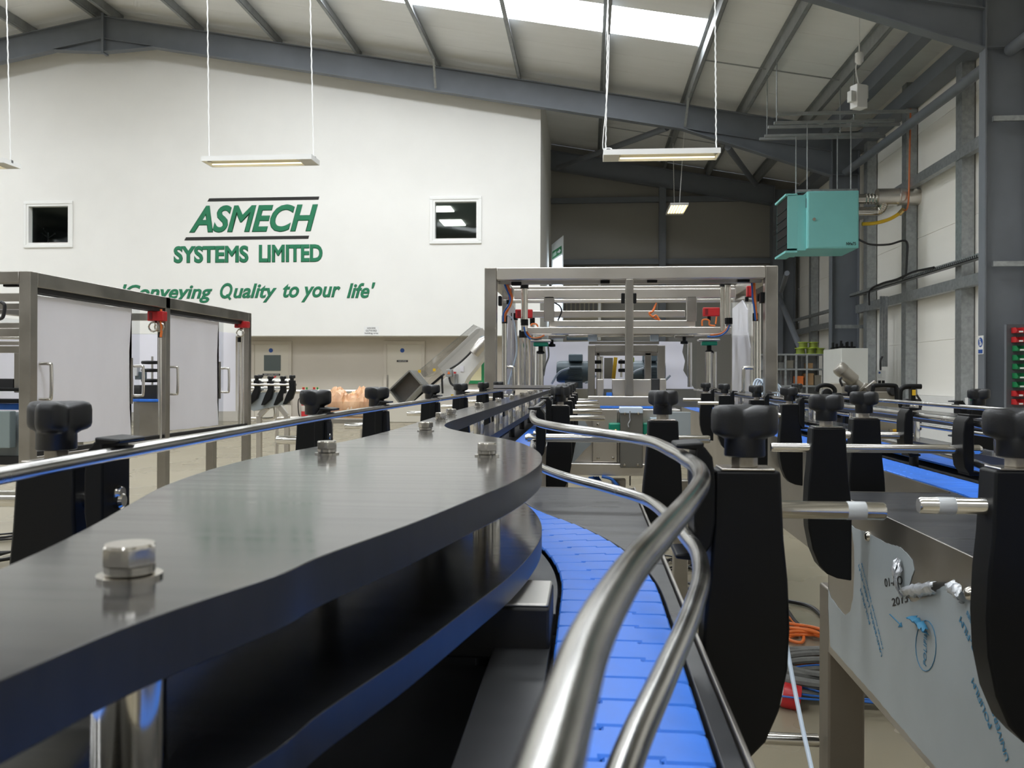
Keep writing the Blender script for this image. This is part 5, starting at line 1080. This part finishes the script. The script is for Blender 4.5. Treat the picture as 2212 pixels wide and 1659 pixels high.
# ---- zinc shelving with stock
YS = 19.2
t = Thing('shelving', 'galvanised shelving unit left of the off white cabinet', 'shelving', tuple(atY(1735, 880, YS))); a, b = atY(1680, 764, YS), atY(1781, 764, YS); hz = a.z
shz = [.25, .62, 1.0, 1.36, hz]
for z in shz: t.part('shelf', MB().box(a.x - .3, b.x, YS, YS + .5, z - .035, z), M_galv)
for px in (1640, 1697, 1720, 1743, 1779): x = atY(px, 800, YS).x; t.part('upright', MB().box(x - .02, x + .02, YS - .005, YS + .035, 0, hz), M_galv); t.part('rear_upright', MB().box(x - .02, x + .02, YS + .46, YS + .5, 0, hz), M_galv)
t.part('back_sheet', MB().box(a.x - .3, b.x, YS + .5, YS + .51, 0, hz - .04), M_purl)
for i, (px, py) in enumerate(((1735, 752), (1758, 745), (1752, 758), (1772, 756), (1731, 760))):
    p = atY(px, py, YS + .2 - .02 * i); z = hz + (.13 if py < 755 and i < 2 else 0); tt = Thing('cable_reel', 'lime green reel %s on the top shelf' % ['left of the upper pair', 'right of the upper pair', 'in the middle of the lower row', 'at the right end of the lower row', 'at the left end of the lower row'][i], 'reel', (p.x, YS + .2, z), 'lime reels on the shelving')
    for za in (0, .115): tt.part('flange', MB().lathe([(.02, za), (.115, za), (.115, za + .012), (.02, za + .012)], 20, Matrix.Translation((p.x, YS + .2, z))), M_lime)
    tt.part('winding', MB().lathe([(.03, .013), (.09, .013), (.09, .114), (.03, .114)], 18, Matrix.Translation((p.x, YS + .2, z))), mat('olive_cable', (.16, .2, .02), .5))
for i, (px0, px1, z, h, m, lab, cat) in enumerate(((1722, 1738, 1.0, .2, M_org, 'orange tub on the middle shelf', 'tub'), (1742, 1760, 1.0, .26, M_card, 'brown cardboard box on the shelf beside the cabinet', 'box'), (1684, 1696, 1.36, .14, M_gryc, 'grey carton on the upper left shelf', 'carton'), (1700, 1716, 1.36, .18, M_tau, 'taupe carton on the upper shelf', 'carton'), (1762, 1776, 1.0, .22, M_tau, 'taupe box next to the cardboard box', 'box'), (1684, 1714, .62, .2, M_dark, 'dark crate on the lower shelf', 'crate'), (1746, 1758, 1.36, .12, M_card, 'open cardboard carton on the upper shelf', 'carton'))):
    p, q = atY(px0, 800, YS), atY(px1, 800, YS); tt = Thing('stock_' + cat, lab, cat, (p.x, YS + .1, z)); tt.part('body', MB().box(p.x, q.x, YS + .08, YS + .35, z, z + h), m, bev=.01); tt.part('rim', MB().box(p.x - .006, q.x + .006, YS + .074, YS + .356, z + h - .03, z + h - .012), m)

# ---- taping machine with tilted motor behind the conveyor on the right
YT = 5.6
t = Thing('tilted_motor_machine', 'taupe machine body with a tilted silver motor behind the right conveyor', 'machine', tuple(atY(1850, 950, YT)))
bd = t.part('body', pbox(1818, 1882, 828, 960, YT, .45), M_tau, bev=.006); t.part('tapered_leg', MB().prism([(q.x, q.z) for q in (atY(1884, 846, YT - .1), atY(1934, 846, YT - .1), atY(1958, 950, YT - .1))] + [(atY(1958, 950, YT - .1).x + .05, 0), (atY(1884, 950, YT - .1).x, 0)], 'y', YT - .1, YT + .2), M_tau, bev=.005)
mm = Matrix.Translation(atY(1830, 810, YT)) @ Matrix.Rotation(R(-48), 4, 'Y') @ Matrix.Scale(.72, 4)
t.part('motor', MB().lathe([(.025, .115), (.05, .112), (.062, .095), (.064, .05), (.060, .048), (.060, -.07), (.05, -.085), (.035, -.09), (.035, -.15), (.05, -.155), (.05, -.17)], 24, mm), mat('silver_motor_paint', (.33, .31, .27), .36, .6)); t.part('motor_cable', MB().tube(spline([atY(x, y, YT - .05) for x, y in ((1818, 815), (1815, 822), (1820, 834))], 4), .008, 8), M_blkc)
t.part('pedestal', MB().box(atY(1818, 900, YT).x, atY(1882, 900, YT).x, YT + .05, YT + .4, 0, atY(1850, 958, YT).z), M_tau)
for x0, x1, m in ((1922, 1929, M_red), (1928, 1940, M_yel)):
    s = t.part('switch_plate', pbox(x0, x1, 927, 943, YT - .13, .02), m if m is M_yel else M_tau, bev=.003); q = atY((x0 + x1) / 2, 936, YT - .14); t.part('switch_knob', MB().lathe([(.012, 0), (.010, .02)], 12, Matrix.Translation(q) @ Matrix.Rotation(R(90), 4, 'X')), M_red, s)
t.part('clear_tube', MB().bar(atY(1872, 842, YT - .2), atY(1892, 826, YT - .2), .03, .03), M_ss)
for pts in (((1884, 868), (1886, 838), (1892, 833), (1930, 833), (1936, 840), (1938, 872)), ((1764, 846), (1768, 836), (1780, 832), (1795, 834), (1803, 842), (1802, 852))):
    P = spline([atY(x, y, YT - .25) for x, y in pts], 6); t.part('hoop_handle', MB().tube(P, .013, 10), M_blk)
t.part('roller_head', pbox(1888, 1937, 836, 880, YT - .05, .1), mat('dark_taupe', (.07, .062, .05), .5), bev=.006); q = atY(1929, 843, YT - .1); t.part('roller', MB().lathe([(.03, -.03), (.036, 0), (.03, .03)], 16, Matrix.Translation(q) @ Matrix.Rotation(R(90), 4, 'X')), M_dark); t.part('black_bed', pbox(1808, 1884, 850, 870, YT - .25, .15), M_dark, bev=.004); t.part('black_column', pbox(1808, 1822, 870, 925, YT - .2, .1), M_dark)
q = atY(1786, 850, YT - .2); t.part('hand_wheel', MB().lathe([(.01, -.02), (.03, -.015), (.03, .015), (.01, .02)], 12, Matrix.Translation(q) @ Matrix.Rotation(R(90), 4, 'X')), M_dark)
t = Thing('hand_truck', 'black tube framed trolley with a small yellow label beside the taping machine', 'trolley', tuple(atY(1965, 990, 6.4)))
P = spline([atY(x, y, 6.4) for x, y in ((1944, 900), (1944, 850), (1950, 838), (1962, 835), (1990, 835))], 6); t.part('frame', MB().tube(P, .018, 10), M_blk); t.part('frame_post', pbox(1968, 1978, 836, 990, 6.38, .05), M_blk); t.part('label', pbox(1971, 1978, 842, 854, 6.37, .008), M_yel)
t.part('black_case', pbox(1957, 1992, 862, 930, 6.38, .12), M_dark, bev=.01); p = atY(1965, 985, 6.4); t.part('base', MB().box(p.x - .2, p.x + .2, 6.25, 6.7, .05, .12), M_dark)
t.part('cable', MB().tube(spline([atY(x, y, 6.3) for x, y in ((1980, 853), (1988, 866), (1990, 880))], 5), .008, 8), M_blkc)
for sx in (-.18, .18): t.part('wheel', MB().lathe([(.03, -.02), (.06, -.02), (.06, .02), (.03, .02)], 16, Matrix.Translation((p.x + sx, 6.6, .06)) @ Matrix.Rotation(R(90), 4, 'Y')), M_dark)
# white tubing coil by the small far bracket
m = MB(); c = atY(1656, 846, 4.2)
for k in range(7): rr = .060 - k * .003; m.tube([c + Vector((.012 * k - .03 + .028 * math.sin(a * .3927), .05 * math.cos(a * .3927 + .3), rr * math.cos(a * .3927))) for a in range(16)], .0045, 6, closed=True)
solo('tubing_coil', m, M_cord, 'coil of translucent bluish tubing at the right foot of the middle cage', 'tubing')

# ---- cables on the floor
def coil(name, cx, cy, rx, ry, turns, r, m, label, cat, z0=.012, jit=.05):
    P = []; N = turns * 14
    for i in range(N):
        a = i * 2 * math.pi / 14; k = 1 + jit * math.sin(i * .61) + random.uniform(-jit, jit) * .5
        P.append((cx + rx * k * math.cos(a) + .05 * math.sin(i * .13), cy + ry * k * math.sin(a) + .05 * math.cos(i * .17), z0 + r * 1.6 * (i / 14) * .35 + random.uniform(0, r)))
    return solo(name, MB().tube(spline(P, 3), r, 7), m, label, cat)
fl = lambda px, py, h=0.0: atH(px, py, ZC - h)
p = fl(1735, 1405); coil('orange_cable', p.x, p.y, .17, .22, 7, .007, M_org, 'tangled orange cable coiled on the floor between the conveyors', 'cable')
solo('orange_cable_tail', MB().tube(spline([fl(x, y, .012) for x, y in ((1690, 1345), (1718, 1350), (1722, 1368), (1702, 1380), (1730, 1388), (1735, 1372), (1712, 1340), (1695, 1330))], 6), .007, 7), M_org, 'loose orange cable loops behind the large black bracket', 'cable')
p = fl(1790, 1480); coil('grey_cable', p.x + .05, p.y, .30, .17, 8, .013, M_gryc, 'heap of thick grey cable on the floor below the orange coil', 'cable', .02, .12)
p = fl(1800, 1490); coil('blue_cable', p.x, p.y - .02, .34, .20, 4, .0035, M_blc, 'thin blue wire looped through the grey cable heap', 'cable', .05, .16)
solo('blue_hose', MB().tube(spline([fl(x, y, .014) for x, y in ((1660, 1292), (1700, 1298), (1750, 1310), (1778, 1335), (1780, 1352), (1765, 1367), (1740, 1362), (1715, 1340), (1697, 1315), (1670, 1300))], 7), .010, 8), M_blkc, 'single loop of black and blue hose on the floor above the orange cable', 'hose')
p = fl(1692, 1528); q = p + Vector((0, 0, .045)); t = Thing('power_plug', 'red round industrial plug lying on the floor by the cable heap', 'plug', (p.x, p.y, 0)); Mx = Matrix.Translation(q) @ Matrix.Rotation(R(100), 4, 'Y') @ Matrix.Rotation(R(10), 4, 'X')
t.part('body', MB().lathe([(.016, -.09), (.03, -.08), (.034, -.02), (.038, -.018), (.038, 0)], 20, Mx), M_white); t.part('shroud', MB().lathe([(.039, -.005), (.043, 0), (.043, .055), (.037, .055), (.037, .01)], 20, Mx), M_red)
for k in range(5): a = k * 1.2566; t.part('pin', MB().cyl(Mx @ Vector((.02 * math.cos(a), .02 * math.sin(a), .01)), Mx @ Vector((.02 * math.cos(a), .02 * math.sin(a), .045)), .004, 8), M_bolt)
a = fl(1640, 1205); coil('black_wire', fl(1475, 1250).x, fl(1475, 1250).y, .17, .35, 6, .0055, M_blkc, 'tangle of thin black wire on the floor under the central conveyor', 'wire', .01, .25)
coil('floor_wire', fl(10, 1185).x, fl(10, 1185).y, .30, .45, 5, .007, M_blkc, 'black wires curled on the floor at the left edge', 'wire', .01, .2)
solo('string', MB().tube(spline([atY(1692, 1352, 1.30), atY(1712, 1465, 1.26), atY(1733, 1570, 1.22), atY(1754, 1665, 1.18), atY(1790, 1850, 1.1)], 6), .0032, 8), M_cord, 'taut pale blue string slanting down between the two conveyors', 'cord')
